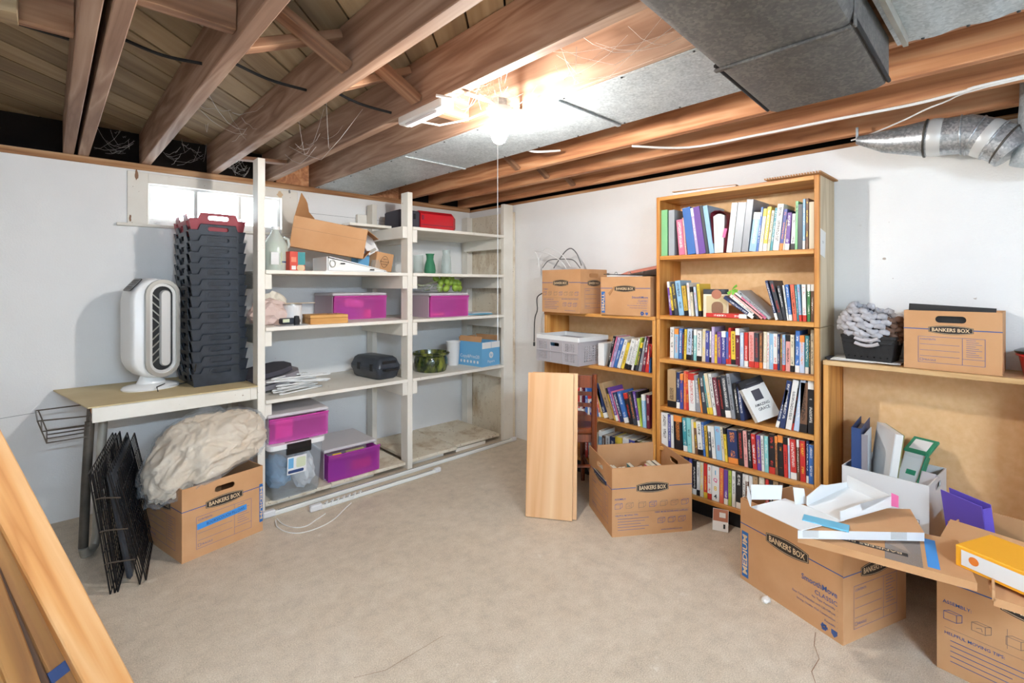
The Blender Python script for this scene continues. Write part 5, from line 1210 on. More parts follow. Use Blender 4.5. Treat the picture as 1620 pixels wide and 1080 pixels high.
# fourth shelf: white paperback leaning with its cover visible
AG = at_x(1030 + 905 / 5.4, 570 + 530 / 5.4, -.250)
o = loose_book(.03, .215, .135, 'white', 'black', Matrix.Translation((-.262 + .02, AG.y + .012, TS[3] + .001)) @ Matrix.Rotation(rad(-28), 4, 'X') @ Matrix.Rotation(rad(-38), 4, 'Z') @ MR, 'white paperback titled Amazing Grace leaning in the gap, fourth shelf')
FG = frame((.0302, .068, .108), (0, 1, 0), (0, 0, 1))
lettering('AMAZING', o, FG @ Matrix.Translation((0, -.03, 0)), 'ink_black', w=.085); lettering('GRACE', o, FG @ Matrix.Translation((0, -.052, 0)), 'ink_black', w=.065)
obj('cover_photo', plate(bmesh.new(), rrect(0, .02, .05, .055), (), .0005, FG), 'fabric_dark', o); obj('cover_rule', plate(bmesh.new(), rrect(0, .07, .09, .008), (), .0005, FG), 'fabric_dark', o); obj('cover_rule', plate(bmesh.new(), rrect(0, .085, .06, .006), (), .0005, FG), 'fabric_dark', o)
# spine titles that can be read
def spine_text(label_part, s_, m, bold=.01):
    for o in bpy.data.objects:
        if o.get('label', '').endswith(label_part):
            bb = [Vector(c) for c in o.bound_box]; w = max(v.x for v in bb); h = max(v.z for v in bb)
            lettering(s_, o, frame((w / 2, -.0003, h * .42), (0, 0, -1), (1, 0, 0)), m, w=min(h * .5, .12), h=w * .55, bold=bold); return
spine_text("twenty-first from the left, tall bookcase's fifth shelf", 'Life of Pi', 'white_card')
for o in [q for q in bpy.data.objects if q.get('label', '').endswith("eighth from the left, tall bookcase's bottom shelf")]:
    bb = [Vector(c) for c in o.bound_box]; w = max(v.x for v in bb); h = max(v.z for v in bb)
    o.color = (*lin(PAL['white'])[:3], .1); o.data.materials[0] = MATS['binder_cover']; o['label'] = "white book with the big coloured title 1Q84, tall bookcase's bottom shelf"
    for (s_, f, m) in (('1', .82, 'cyan'), ('Q', .60, 'magenta'), ('8', .37, 'yellow'), ('4', .14, 'ink_black')): lettering(s_, o, frame((w / 2, -.0003, h * f), (1, 0, 0), (0, 0, 1)), m, h=h * .13)
# slips of coloured paper on the third shelf edge
for i, (px, py, m_, r_) in enumerate(((1150, 580, 'leaf_pale', 12), (1158, 577, 'white_card', 30), (1176, 581, 'white_card', -15), (1200, 579, 'bright_green', 35), (1235, 585, 'leaf_pale', 5))):
    p = at_z(px, py, TS[2] + .002); bm = bmesh.new(); plate(bm, [(-.03, -.012), (.03, -.010), (.028, .012), (-.028, .014)] if m_ != 'bright_green' else [(-.04, -.004), (.035, -.02), (.03, .03)], (), .0012); o = tag(obj('paper_slip', bm, m_), ['pale green paper slip at the left of the third shelf edge', 'white paper slip beside the pale green one, third shelf edge', 'white folded slip in the middle of the third shelf edge', 'bright green paper triangle on the third shelf edge', 'pale green slip at the right of the third shelf edge'][i], 'paper slip')
    o.location = (max(p.x, XF + .03), p.y, TS[2] + .001 + (.0015 if i == 1 else 0)); o.rotation_euler = (0, 0, rad(90 + r_))
# note taped to the bookcase end, pads on its roof
nb = at_y(1303, 388, TY0); n_ = tag(obj('paper_note', plate(bmesh.new(), [(-.045, -.06), (.03, -.075), (.045, .05), (-.045, .065)], (), .0008, frame((XF + .06, TY0 - .0004, 1.51), (1, 0, 0), (0, 0, 1))), 'paper'), "small white paper note taped on the tall bookcase's right side", 'note')
lettering('750', n_, frame((XF + .056, TY0 - .0012, 1.51), (1, 0, 0), (0, 0, 1)), 'cable_grey', h=.012, bold=0, lift=.0005)
SN = thing('spiral_pad', 'spiral drawing pad on the right of the bookcase roof', 'notepad', (-.14, -2.86, TH), rad(90))
obj('board', box(bmesh.new(), (0, 0, .005), (.25, .34, .008), .001), 'cardboard', SN)
bm = bmesh.new()
for i in range(20): 
    x = -.115 + i * .012; tube(bm, [(x + .004 * math.sin(a) * .2, .172 + .006 * math.cos(a), .007 + .007 * math.sin(a)) for a in [k * math.pi / 4 for k in range(8)]], .0012, 4, True)
o = obj('spiral_binding', bm, 'white_metal', SN); o['kind'] = 'stuff'
SN.location = (-.13, -2.88, TH + .0005)
LB = thing('album', 'flat white album on the left of the bookcase roof', 'album', (-.125, -2.40, TH + .0005), rad(4))
obj('cover', box(bmesh.new(), (0, 0, .002), (.23, .36, .004)), 'white_card', LB); obj('page_block', box(bmesh.new(), (0, 0, .010), (.22, .35, .011)), 'paper', LB); obj('cover', box(bmesh.new(), (0, 0, .018), (.23, .36, .004), 0, Matrix.Rotation(rad(1.2), 3, 'X')), 'cardboard', LB)

# ------------------------------------------------------------------ moving boxes
def faces(w, d):
    return dict(front=(frame((0, -d / 2, 0), (1, 0, 0), (0, 0, 1)), w), back=(frame((0, d / 2, 0), (-1, 0, 0), (0, 0, 1)), w),
                left=(frame((-w / 2, 0, 0), (0, -1, 0), (0, 0, 1)), d), right=(frame((w / 2, 0, 0), (0, 1, 0), (0, 0, 1)), d))
LIFT = .0006
def logo(t, fr, cx, cy, w, h):
    b = obj('logo_badge', plate(bmesh.new(), lens(cx, cy, w, h, h * .22), (), LIFT, fr), 'ink_dark', t)
    obj('badge_outline', plate(bmesh.new(), lens(cx, cy, w * .97, h * .90, h * .2), [lens(cx, cy, w * .955, h * .84, h * .19)], .0002, fr @ Matrix.Translation((0, 0, LIFT))), 'ink_cream', b)
    lettering('BANKERS BOX', b, fr @ Matrix.Translation((cx, cy, LIFT)), 'ink_cream', w=w * .84, h=h * .40, bold=.02, lift=.0004)
def stripe(t, fr, w, y, gap):
    for (a, b) in ((-w / 2 + .001, -gap / 2 - .006), (gap / 2 + .006, w / 2 - .001)):
        if b > a: obj('blue_stripe', strokes(bmesh.new(), [((a, y), (b, y))], .004, fr, LIFT), 'ink_blue', t)
def icon_box(bm, fr, cx, cy, s_, k):
    l = rectlines(cx - s_, cy - s_ * .6, cx + s_ * .4, cy + s_ * .5) + [((cx + s_ * .4, cy - s_ * .6), (cx + s_, cy - s_ * .2)), ((cx + s_, cy - s_ * .2), (cx + s_, cy + s_ * .8)), ((cx + s_, cy + s_ * .8), (cx + s_ * .4, cy + s_ * .5)), ((cx - s_, cy + s_ * .5), (cx - s_ * .4, cy + s_ * .85)), ((cx - s_ * .4, cy + s_ * .85), (cx + s_, cy + s_ * .8))]
    if k % 2: l += [((cx - s_ * .5, cy - s_ * .1), (cx, cy + s_ * .1)), ((cx, cy + s_ * .1), (cx + s_ * .1, cy - s_ * .3))]
    strokes(bm, l, .0016, fr, LIFT)
def prints(t, face, style, h):
    fr, w = face
    if style == 'instructions':
        stripe(t, fr, w, .70 * h, .4 * w); logo(t, fr, 0, .69 * h, .40 * w, .155 * h)
        lettering('ASSEMBLY:', t, fr @ Matrix.Translation((-.40 * w, .545 * h, 0)), 'ink_blue', w=.14 * w)
        for i in range(7):
            bm = bmesh.new(); icon_box(bm, fr, -.42 * w + i * .135 * w + (.02 * w if i > 1 else 0), .44 * h, .045 * w, i); obj('assembly_drawing', bm, 'ink_grey' if i % 3 else 'ink_blue', t)
        obj('rule', strokes(bmesh.new(), [((-.46 * w, .345 * h), (.46 * w, .345 * h)), ((-.17 * w, .38 * h), (-.17 * w, .52 * h))], .0012, fr, LIFT), 'ink_grey', t)['kind'] = 'stuff'
        lettering('HELPFUL MOVING TIPS:', t, fr @ Matrix.Translation((-.32 * w, .305 * h, 0)), 'ink_blue', w=.28 * w)
        lettering('NEED MORE BOXES AND SUPPLIES?', t, fr @ Matrix.Translation((.24 * w, .32 * h, 0)), 'ink_blue', w=.42 * w)
        bm = bmesh.new()
        for i in range(5): strokes(bm, [((-.43 * w, (.255 - .04 * i) * h), ((-.43 + .38 - .05 * (i % 3)) * w, (.255 - .04 * i) * h))], .0022, fr, LIFT)
        obj('fine_print', bm, 'ink_blue', t)['kind'] = 'stuff'
        for i in range(3): bm = bmesh.new(); icon_box(bm, fr, .11 * w + i * .13 * w, .19 * h, .045 * w, i + 1); obj('supply_drawing', bm, 'ink_blue', t)
        lettering('www.bankersbox.com', t, fr @ Matrix.Translation((.24 * w, .06 * h, 0)), 'ink_blue', w=.27 * w, bold=0)
    elif style == 'contents':
        stripe(t, fr, w, .69 * h, .42 * w); logo(t, fr, 0, .685 * h, .46 * w, .15 * h)
        x0, x1, y0, y1 = -.34 * w, .34 * w, .12 * h, .56 * h
        l = rectlines(x0, y0, x1, y1) + [((.12 * w, y0), (.12 * w, y1)), ((.12 * w, y0 + .1 * h), (x1, y0 + .1 * h))] + [((x0 + .02 * w, y0 + k * h), (.09 * w, y0 + k * h)) for k in (.11, .21, .31)] + rectlines(x0 + .02 * w, y0 + .03 * h, x0 + .05 * w, y0 + .065 * h)
        obj('contents_form', strokes(bmesh.new(), l, .0014, fr, LIFT), 'ink_blue', t)['kind'] = 'stuff'
        lettering('CONTENTS:', t, fr @ Matrix.Translation((-.235 * w, .515 * h, 0)), 'ink_blue', w=.17 * w); lettering('FRAGILE', t, fr @ Matrix.Translation((-.215 * w, .165 * h, 0)), 'ink_blue', w=.13 * w, bold=0)
        bm = bmesh.new()
        for i in range(9): strokes(bm, [((.16 * w, (.53 - .033 * i) * h), ((.25 + .03 * (i % 3)) * w, (.53 - .033 * i) * h))], .0016, fr, LIFT)
        obj('fine_print', bm, 'ink_blue', t)['kind'] = 'stuff'
    elif style in ('MEDIUM', 'SMALL'):
        stripe(t, fr, w, .70 * h, .40 * w); logo(t, fr, 0, .69 * h, .42 * w, .17 * h)
        tg = obj('size_tag', plate(bmesh.new(), rrect(-.445 * w, .33 * h, .075 * w, .56 * h), (), LIFT, fr), 'label_blue', t)
        lettering(style, tg, fr @ Matrix.Translation((-.445 * w, .33 * h, LIFT)) @ Matrix.Rotation(rad(90), 4, 'Z'), 'ink_cream', w=.48 * h, h=.055 * w, bold=.03)
        lettering('SmoothMove', t, fr @ Matrix.Translation((.30 * w, .475 * h, 0)), 'ink_blue', w=.31 * w, h=.06 * h); lettering('CLASSIC', t, fr @ Matrix.Translation((.36 * w, .385 * h, 0)), 'ink_blue', w=.19 * w, bold=0)
        for (s_, y, ww) in (('No Tape Assembly  -', .32, .22), ('Easy Carry Handles with Lift-Off Lid  -', .262, .40), ('Strong, Double Wall Construction  -', .204, .36), ('Reusable  -', .146, .11)): lettering(s_, t, fr @ Matrix.Translation((.46 * w - ww * w / 2, y * h, 0)), 'ink_blue', w=ww * w, bold=0)
        for k in range(3):
            a = rad(90 + 120 * k); bm = bmesh.new(); plate(bm, [(-.009, 0), (.004, 0), (.004, -.004), (.011, .003), (.004, .010), (.004, .006), (-.009, .006)], (), LIFT, fr @ Matrix.Translation((.345 * w + .011 * math.cos(a), .07 * h + .011 * math.sin(a), 0)) @ Matrix.Rotation(a + rad(90), 4, 'Z')); obj('recycling_arrow', bm, 'ink_blue', t)
        obj('shield_emblem', plate(bmesh.new(), [(.405 * w, .10 * h), (.405 * w, .06 * h), (.43 * w, .025 * h), (.455 * w, .06 * h), (.455 * w, .10 * h)], (), LIFT, fr), 'ink_blue', t)

def moving_box(label, loc, rz, w, d, h, pr, holes=('left', 'right'), m='cardboard', rot=None, full=False, name='moving_box'):
    t = thing(name, label, 'box', loc, rz, None, rot); th = .005; F = faces(w, d)
    obj('bottom', bx(-w / 2 + th, w / 2 - th, -d / 2 + th, d / 2 - th, 0, th), m, t)
    for k, (fr, ww) in F.items():
        ww2 = ww if k in ('front', 'back') else ww - 2 * th
        hl = [rrect(0, h * .86, .095, .028, .013, 4)] if k in holes else []
        obj('wall_panel', plate(bmesh.new(), rrect(0, h / 2, ww2, h), hl, th, fr @ Matrix.Translation((0, 0, -th))), m, t)
    for k, st in pr.items(): prints(t, F[k], st, h)
    return t
ang2 = lambda a, b: math.atan2(b.y - a.y, b.x - a.x)
MH = .356
def two_corner(p, q, depth):   # front face from p (left) to q (right); returns base centre and rotation
    u = (q - p); u.z = 0; L_ = u.length; u.normalize(); n = Vector((-u.y, u.x, 0)); return (p + q) / 2 + n * depth / 2, math.atan2(u.y, u.x), L_

# left: box of pillow covers under a bag of linen
c, rz, L_ = two_corner(at_z(286, 893, 0), at_z(417, 838, 0), .44)
LBX = moving_box('moving box with blue tape, bag of linen bulging on top', c, rz, .385, .44, .345, dict(front='contents', left='contents'), ('front', 'back'))
fr = faces(.385, .44)['front'][0]
tp = obj('blue_tape', plate(bmesh.new(), rrect(0, 0, .235, .028), (), .0006, fr @ Matrix.Translation((-.01, .152, .0008)) @ Matrix.Rotation(rad(3), 4, 'Z')), 'tape_blue', LBX)
lettering('BOOKS/COUCH PILLOWS', tp, fr @ Matrix.Translation((.005, .153, .0014)) @ Matrix.Rotation(rad(3), 4, 'Z'), 'navy', w=.18, h=.014, bold=0)
sz = obj('size_tag', plate(bmesh.new(), rrect(.183, .15, .018, .2), (), .0006, fr), 'label_blue', LBX); lettering('MEDIUM', sz, fr @ Matrix.Translation((.183, .15, .0006)) @ Matrix.Rotation(rad(-90), 4, 'Z'), 'ink_cream', w=.17, h=.012, bold=.03)
bc = at_t(334, 735, 2.48); bc = Vector((c.x + .005, c.y - .02, .45))
bag = thing('bag_of_linen', 'clear plastic bag stuffed with cream linen covers', 'bag', bc)
def bagshape(v): pass
def cloth(rad3, sub, amp, freq, seed):
    bm = bmesh.new(); r = bmesh.ops.create_icosphere(bm, subdivisions=sub, radius=1.0)
    for v in bm.verts:
        d = v.co.copy(); q = d * freq + Vector((seed, seed * .7, -seed)); wv = mnoise.noise_vector(q * .7) * .9
        r1 = 1 - abs(mnoise.noise(q + wv)) * 2.2; r2 = 1 - abs(mnoise.noise((q + wv) * 2.3)) * 2.2; r3 = 1 - abs(mnoise.noise((q + wv * 1.5) * 4.6)) * 2.2
        k = 1 + amp * (r1 * .55 + r2 * .33 + r3 * .17 + mnoise.noise(d * 1.3 + Vector((seed, 0, 0))) * .5)
        v.co = Vector((d.x * rad3[0] * k, d.y * rad3[1] * k, d.z * rad3[2] * k)); v.co.z -= max(0, -v.co.x - .1) * .45
        if v.co.z < -.088 and abs(v.co.x) < .17 and abs(v.co.y) < .2: v.co.z = -.088
    return bm
obj('linen', cloth((.262, .20, .14), 6, .20, 2.0, 4.2), 'linen', bag, True, 180)
obj('film', cloth((.28, .214, .152), 5, .20, 2.0, 4.25), 'bag_film', bag, True, 40)
bm = lump(bmesh.new(), (.04, .09, .10), (.11, .06, .07), 3, .45, 2.3, 8.0, None, True); obj('bag_neck', bm, 'bag_film', bag)
bag.rotation_euler = (0, rad(-9), rz + rad(6)); bag.location.z = .458

# centre: open box of books
c, rz, L_ = two_corner(at_z(968, 850, 0), at_z(1095, 839, 0), .375)
CBX = moving_box('open moving box of books in front of the bookcases', c, rz, .445, .375, MH, dict(front='instructions', left='contents'))
cols = ['navy', 'yellow', 'white', 'cream', 'charcoal', 'blue', 'white', 'teal', 'paleblue', 'lime', 'white', 'pink', 'cream', 'grey']
Rc = Matrix.Translation(c) @ Matrix.Rotation(rz, 4, 'Z')
for i, cl in enumerate(cols):
    w_ = RNG.uniform(.018, .026); x = -.19 + i * .0272
    M = Rc @ Matrix.Translation((x, -.12 + RNG.uniform(-.01, .02), .010)) @ Matrix.Rotation(rad(-6 - RNG.uniform(0, 5)), 4, 'Y')
    loose_book(w_, RNG.uniform(.24, .275), .2, cl, 'black', M, '%s book, %s from the left inside the open box on the floor' % (CNAME.get(cl, cl), ordinal(i + 1)), False, 'books inside the open floor box')

# boxes on the low bookcase
p0, p1 = at_x(851, 497, XF - .05), at_x(929, 497, XF - .05)
c, rz, L_ = two_corner(Vector((-.31, p0.y, NH)), Vector((-.345, p1.y - .02, NH)), .27)
KBX = moving_box('moving box full of tangled cables on the low bookcase', (c.x + .005, c.y + .01, NH), rz, .375, .27, .30, dict(front='instructions', right='contents'), ('left', 'right'))
Kc_ = KBX.location
cb = [([(855, 425), (850, 405), (846, 398), (850, 397), (866, 401), (886, 412), (896, 425)], .0035, 'cable_white', 'white cable loop rising from the left of the cable box'),
      ([(852, 422), (853, 408), (862, 394), (872, 393), (890, 404), (902, 422)], .0035, 'cable_white', 'tall white cable loop in the middle of the cable box'),
      ([(876, 424), (885, 410), (895, 397), (904, 393), (913, 402), (920, 420)], .0042, 'cable_grey', 'grey cable arching high over the cable box'),
      ([(858, 424), (868, 412), (886, 410), (906, 411), (918, 424)], .0035, 'cable_grey', 'low grey cable arching over the cable box')]
for (pts, r_, m_, lb) in cb: wire('cable_loop', [at_x(a, b, -.20 + .012 * math.sin(i)) for i, (a, b) in enumerate(pts)] , r_, m_, lb)
wire('hanging_cable', [at_x(862, 462, -.25), at_x(850, 470, -.33), at_x(850, 490, -.345), at_x(846, 505, -.345), at_x(845, 540, -.345)], .004, 'cord_dark', 'dark cable dangling from the cable box down the wall')
tag(obj('cable_plug', box(bmesh.new(), at_x(845, 544, -.345), (.014, .012, .03), .003), 'cord_dark'), 'small dark plug at the end of the dangling cable', 'plug')
q0, q1 = at_x(948, 497, XF - .03), at_x(1028, 497, XF - .03)
c, rz, L_ = two_corner(Vector((-.285, q0.y, NH)), Vector((-.275, q1.y, NH)), .24)
SBX = moving_box('small moving box holding a black binder on the low bookcase', (c.x, c.y, NH), rz, min(L_, .36), .24, .245, dict(front='SMALL'))
FS = faces(min(L_, .36), .24)['front'][0]; obj('torn_patch', plate(bmesh.new(), [(-.12, .14), (-.075, .185), (-.07, .18), (-.11, .125)], (), .004, FS), 'cardboard_dark', SBX)
BD = thing('open_binder', 'open black ring binder lying on the small moving box', 'binder', (c.x, c.y - .005, NH + .247), rz)
obj('cover', box(bmesh.new(), (0, 0, .010), (.34, .22, .004), .001, Matrix.Rotation(rad(2), 3, 'Y')), 'black_matte', BD); obj('page_stack', box(bmesh.new(), (-.02, 0, .004), (.26, .2, .009)), 'paper', BD)
obj('cover', box(bmesh.new(), (.02, .04, .042), (.30, .16, .003), .001, Matrix.Rotation(rad(-9), 3, 'Y') @ Matrix.Rotation(rad(13), 3, 'X')), 'coral', BD)
for x in (-.1, 0, .1): obj('ring', tube(bmesh.new(), [(x, -.07 + .016 * math.cos(a), .016 + .014 * math.sin(a)) for a in [k * math.pi / 5 for k in range(6)]], .002, 5), 'silver', BD, True)

# grey folding crate on the low bookcase shelf
g0 = at_x(862, 579, XF - .04); 
GC = thing('folding_crate', 'grey and white folding crate on the low bookcase shelf', 'crate', (-.205, -1.45, NS[0]), 0)
gw, gd, gh = .26, .40, .185           # x: out from the wall, y along the wall
gf = frame((-.165, 0, 0), (0, -1, 0), (0, 0, 1)); ge = frame((.0 - .015, -gd / 2, 0), (1, 0, 0), (0, 0, 1))
def perf(cx, cy, w_, h_, nx, ny):
    return [rrect(cx - w_ / 2 + w_ * (i + .5) / nx, cy - h_ / 2 + h_ * (j + .5) / ny, w_ / nx * .5, h_ / ny * .5) for i in range(nx) for j in range(ny)]
hl = perf(-.135, .115, .085, .055, 6, 5) + perf(.125, .115, .09, .055, 6, 5) + perf(-.135, .045, .085, .055, 6, 5) + perf(.125, .045, .09, .055, 6, 5) + [rrect(-.02, .128, .09, .024, .009)]
obj('front_wall', plate(bmesh.new(), rrect(0, gh * .43, gd, gh * .86), hl, .004, gf), 'grey_plastic', GC)
obj('back_wall', box(bmesh.new(), (.137, 0, gh * .43), (.005, gd - .01, gh * .86)), 'grey_plastic', GC)
for sy in (-1, 1): obj('end_wall', plate(bmesh.new(), rrect(0, gh * .43, .296, gh * .86), perf(0, .075, .2, .11, 9, 7), .004, frame((-.013, sy * (gd / 2 - .004) , 0), (-sy, 0, 0), (0, 0, 1))), 'grey_plastic', GC)
obj('base', box(bmesh.new(), (-.013, 0, .003), (.29, gd - .01, .006)), 'grey_plastic', GC)
obj('rim', plate(bmesh.new(), rrect(-.013, 0, .315, gd + .012, .01), [rrect(-.013, 0, .285, gd - .02, .01)], .030, Matrix.Translation((0, 0, gh * .86))), 'white_plastic', GC)
for y in (-.06, .06): obj('rib', box(bmesh.new(), (-.171, y, gh * .43), (.006, .008, gh * .84), .001), 'grey_plastic', GC)
obj('rib', box(bmesh.new(), (-.171, 0, .08), (.006, gd - .01, .008), .001), 'grey_plastic', GC)
GC.rotation_euler = (0, 0, rad(-3)); GC.location = (-.20, -1.435, NS[0] + .001)
for i, (y, m_, hh_) in enumerate(((.12, 'light_blue_card', .15), (.04, 'cord_dark', .14), (-.08, 'white_card', .15))): 
    o = tag(obj('file_folder', box(bmesh.new(), (-.22, -1.435 + y, NS[0] + .008 + hh_ / 2), (.20, .06, hh_), .003), m_), ['light blue folder inside the grey crate', 'dark folder inside the grey crate', 'white folder inside the grey crate'][i], 'folder')
tag(obj('paper_stack', box(bmesh.new(), (-.13, -1.70, NS[0] + .075), (.2, .05, .15), .003), 'paper'), 'upright stack of papers between grey crate and books', 'papers')

# leaning maple boards and the chair behind them
p0, p1 = at_z(831, 818, 0), at_z(905, 826, 0)
u = (p1 - p0).normalized(); n = Vector((-u.y, u.x, 0)); rzb = math.atan2(u.y, u.x); wbd = (p1 - p0).length
for i, (off, sh_, lb) in enumerate(((0, 0, 'front maple shelf board leaning against the chair'), (.021, .022, 'rear maple shelf board leaning against the chair'))):
    o = tag(obj('shelf_board', box(bmesh.new(), (0, 0, .40), (wbd, .019, .80), .0015), 'maple_board'), lb, 'board', 'maple boards leaning on the chair')
    o.location = (p0 + p1) / 2 + n * (.012 + off) + u * sh_ + Vector((0, 0, .0)); o.rotation_euler = (rad(-6), 0, rzb); o.location.z = .0025
    if i:
        for z in (.72, .62, .48): obj('peg_hole', box(bmesh.new(), (wbd / 2 + .0005, 0, z), (.001, .006, .012)), 'white_card', o)
CH = thing('wooden_chair', 'dark red-brown ladder-back wooden chair behind the maple boards', 'chair', (0, 0, 0))
# back faces the camera; the right back post stands at the pixel column 925
W2 = .34; ce = Vector((.72, -.69, 0)).normalized(); post_r = Vector((-.585, -1.915, 0))
CH.location = post_r - ce * (W2 / 2); CH.rotation_euler = (0, 0, math.atan2(ce.y, ce.x))
for s_ in (-1, 1):
    x = s_ * W2 / 2
    obj('back_post', tube(bmesh.new(), [(x, -.02, 0), (x, .012, .25), (x, .018, .42), (x, .008, .58), (x, -.012, .782)], [.017, .018, .019, .018, .014], 8), 'chair_wood', CH, True)
    obj('front_leg', tube(bmesh.new(), [(x * .92, .40, 0), (x * .92, .39, .44)], [.014, .018], 8), 'chair_wood', CH, True)
    obj('side_rail', box(bmesh.new(), (x * .95, .20, .40), (.018, .36, .05), .003), 'chair_wood', CH); obj('stretcher', tube(bmesh.new(), [(x * .95, .0, .17), (x * .93, .39, .17)], .009, 6), 'chair_wood', CH, True)
def slat(z, h_, bow=.025, y=-.0):
    bm = bmesh.new(); n_ = 8; rows = [[(-W2 / 2 + W2 * i / n_, yy + y - .0 + bow * (1 - (2 * i / n_ - 1) ** 2), zz) for i in range(n_ + 1)] for (yy, zz) in ((0, z), (0, z + h_), (.014, z + h_), (.014, z))]
    R_ = [[bm.verts.new(p) for p in r] for r in rows]
    for a in range(4):
        for j in range(n_): bm.faces.new((R_[a][j], R_[a][j + 1], R_[(a + 1) % 4][j + 1], R_[(a + 1) % 4][j]))
    obj('back_slat', bm, 'chair_wood', CH, True, 40)
slat(.700, .072, .03, -.012); slat(.652, .022, .03, -.004); slat(.584, .022, .03, .002); slat(.500, .032, .03, .006); 
obj('seat_rail', box(bmesh.new(), (0, .02, .40), (W2 - .03, .018, .05), .003), 'chair_wood', CH); obj('stretcher', tube(bmesh.new(), [(-W2 / 2, .0, .24), (W2 / 2, .0, .24)], .01, 6), 'chair_wood', CH, True)
obj('seat', loft(bmesh.new(), [[(p[0], p[1] + .21, z) for p in rrect(0, 0, W2 + .02 - 2 * i_, .42 - 2 * i_, .05, 4)] for (z, i_) in ((.43, .004), (.436, 0), (.455, 0), (.462, .006))]), 'chair_wood', CH, True, 40)

# ------------------------------------------------------------------ right hand floor pile
a_, b_ = at_z(1172, 914, 0), at_z(1333, 1021, 0)
c, rz, L_ = two_corner(a_, b_, .378)
MBX = moving_box('medium moving box on the floor under flattened cartons', c, rz, .45, .378, MH, dict(front='MEDIUM', right='contents'))
RA = Matrix.Translation(c) @ Matrix.Rotation(rz, 4, 'Z')
fr, ww = faces(.45, .378)['front']
obj('top_flap', plate(bmesh.new(), [(-.22, 0), (.22, 0), (.20, .11), (-.10, .12)], (), .004, fr @ Matrix.Translation((0, MH + .002, -.002)) @ Matrix.Rotation(rad(-118), 4, 'X')), 'cardboard', MBX)

a2 = at_z(1482, 1054, 0); b2 = a2 + Vector((-.13, -.99, 0)).normalized() * .52
c2, rz2, L2 = two_corner(a2, b2, .44)
RBX = moving_box('large open moving box at the right edge, holding folders', c2, rz2, .52, .44, .432, dict(front='instructions'), ('back', 'left', 'right'))
RB = Matrix.Translation(c2) @ Matrix.Rotation(rz2, 4, 'Z')
fr, ww = faces(.52, .44)['front']
obj('top_flap', plate(bmesh.new(), [(-.255, 0), (.25, 0), (.24, .10), (-.25, .12)], (), .004, fr @ Matrix.Translation((0, .434, -.004)) @ Matrix.Rotation(rad(-72), 4, 'X')), 'cardboard', RBX)

# white file box on the unit's lower shelf
w0 = at_z(1332, 735, .50); w1 = at_z(1470, 769, .50)
cw, rzw, Lw = two_corner(Vector((w0.x, w0.y, .238)), Vector((w1.x, w1.y, .238)), .31)
WB = moving_box('white cardboard file box full of notebooks and packaging', (cw.x, cw.y, .238), rzw, Lw, .31, .262, {}, ('left', 'right'), 'white_card', name='file_box')
fr, ww = faces(Lw, .31)['front']
obj('form_lines', strokes(bmesh.new(), rectlines(-.10, .04, .12, .115) + [((-.09, .06), (.10, .06)), ((-.09, .078), (.10, .078))], .0016, fr, LIFT), 'ink_black', WB)['kind'] = 'stuff'
tpb = obj('blue_tape', plate(bmesh.new(), rrect(-.03, .105, .11, .024), (), .0006, fr @ Matrix.Translation((0, 0, .0004))), 'label_blue', WB); lettering('MEMORABILIA', tpb, fr @ Matrix.Translation((-.03, .105, .001)), 'navy', w=.08, bold=0)
RW = Matrix.Translation((cw.x, cw.y, .238)) @ Matrix.Rotation(rzw, 4, 'Z')
def inbox(name, label, cat, R0, loc, rot, parts):
    t = thing(name, label, cat); t.matrix_basis = R0 @ Matrix.Translation(loc) @ Matrix.Rotation(rad(rot[2]), 4, 'Z') @ Matrix.Rotation(rad(rot[1]), 4, 'Y') @ Matrix.Rotation(rad(rot[0]), 4, 'X')
    for (nm, c_, s_, m_) in parts: obj(nm, box(bmesh.new(), c_, s_, .001), m_, t)
    return t
inbox('binder', 'navy ring binder standing at the left of the white file box', 'binder', RW, (-.120, -.01, .115), (0, 0, 8), [('spine', (0, -.128, .16), (.036, .004, .32), 'navy'), ('cover', (-.017, .0, .16), (.003, .255, .32), 'navy'), ('cover', (.017, 0, .16), (.003, .255, .32), 'navy'), ('page_block', (0, .0, .15), (.028, .22, .28), 'paper')])
inbox('clear_binder', 'pale blue-grey binder in front of the navy one', 'binder', RW, (-.085, -.045, .105), (0, 0, 6), [('spine', (-.0, -.085, .155), (.028, .004, .30), 'fabric_grey'), ('cover', (0, .0, .155), (.003, .17, .30), 'paleb' if False else 'light_grey_plastic')])
NT = inbox('notebook', 'thick white notebook with olive cover in the white file box', 'notebook', RW, (-.040, -.02, .105), (0, 7, 32), [('page_block', (-.006, 0, .165), (.028, .2, .32), 'paper'), ('cover', (.010, 0, .165), (.002, .205, .322), 'olive_card'), ('cover', (-.022, 0, .165), (.002, .205, .322), 'white_card')])
gfb = inbox('gift_box', 'open green and white gift box slanting out of the file box', 'box', RW, (.040, -.045, .145), (-34, 0, -14), [('tray', (0, 0, .10), (.085, .02, .22), 'white_card'), ('inner_card', (0, -.012, .11), (.075, .004, .16), 'white_plastic'), ('green_edge', (.042, -.006, .10), (.006, .03, .22), 'gift_green'), ('label', (.005, -.0145, .12), (.035, .001, .022), 'gift_green')])
obj('lid', box(bmesh.new(), (0, .0, .0), (.095, .012, .10), .002), 'gift_green', gfb).matrix_basis = Matrix.Translation((.0, .010, .254)) @ Matrix.Rotation(rad(-28), 4, 'X')
obj('lid_window', box(bmesh.new(), (0, -.0066, .0), (.065, .001, .065)), 'white_card', gfb).matrix_basis = Matrix.Translation((.0, .010, .254)) @ Matrix.Rotation(rad(-28), 4, 'X')
inbox('book_bundle', 'brown wrapped bundle under the notebooks inside the white file box', 'bundle', RW, (-.07, .0, .006), (0, 0, 0), [('wrap', (0, 0, .047), (.14, .27, .092), 'cardboard_dark')])
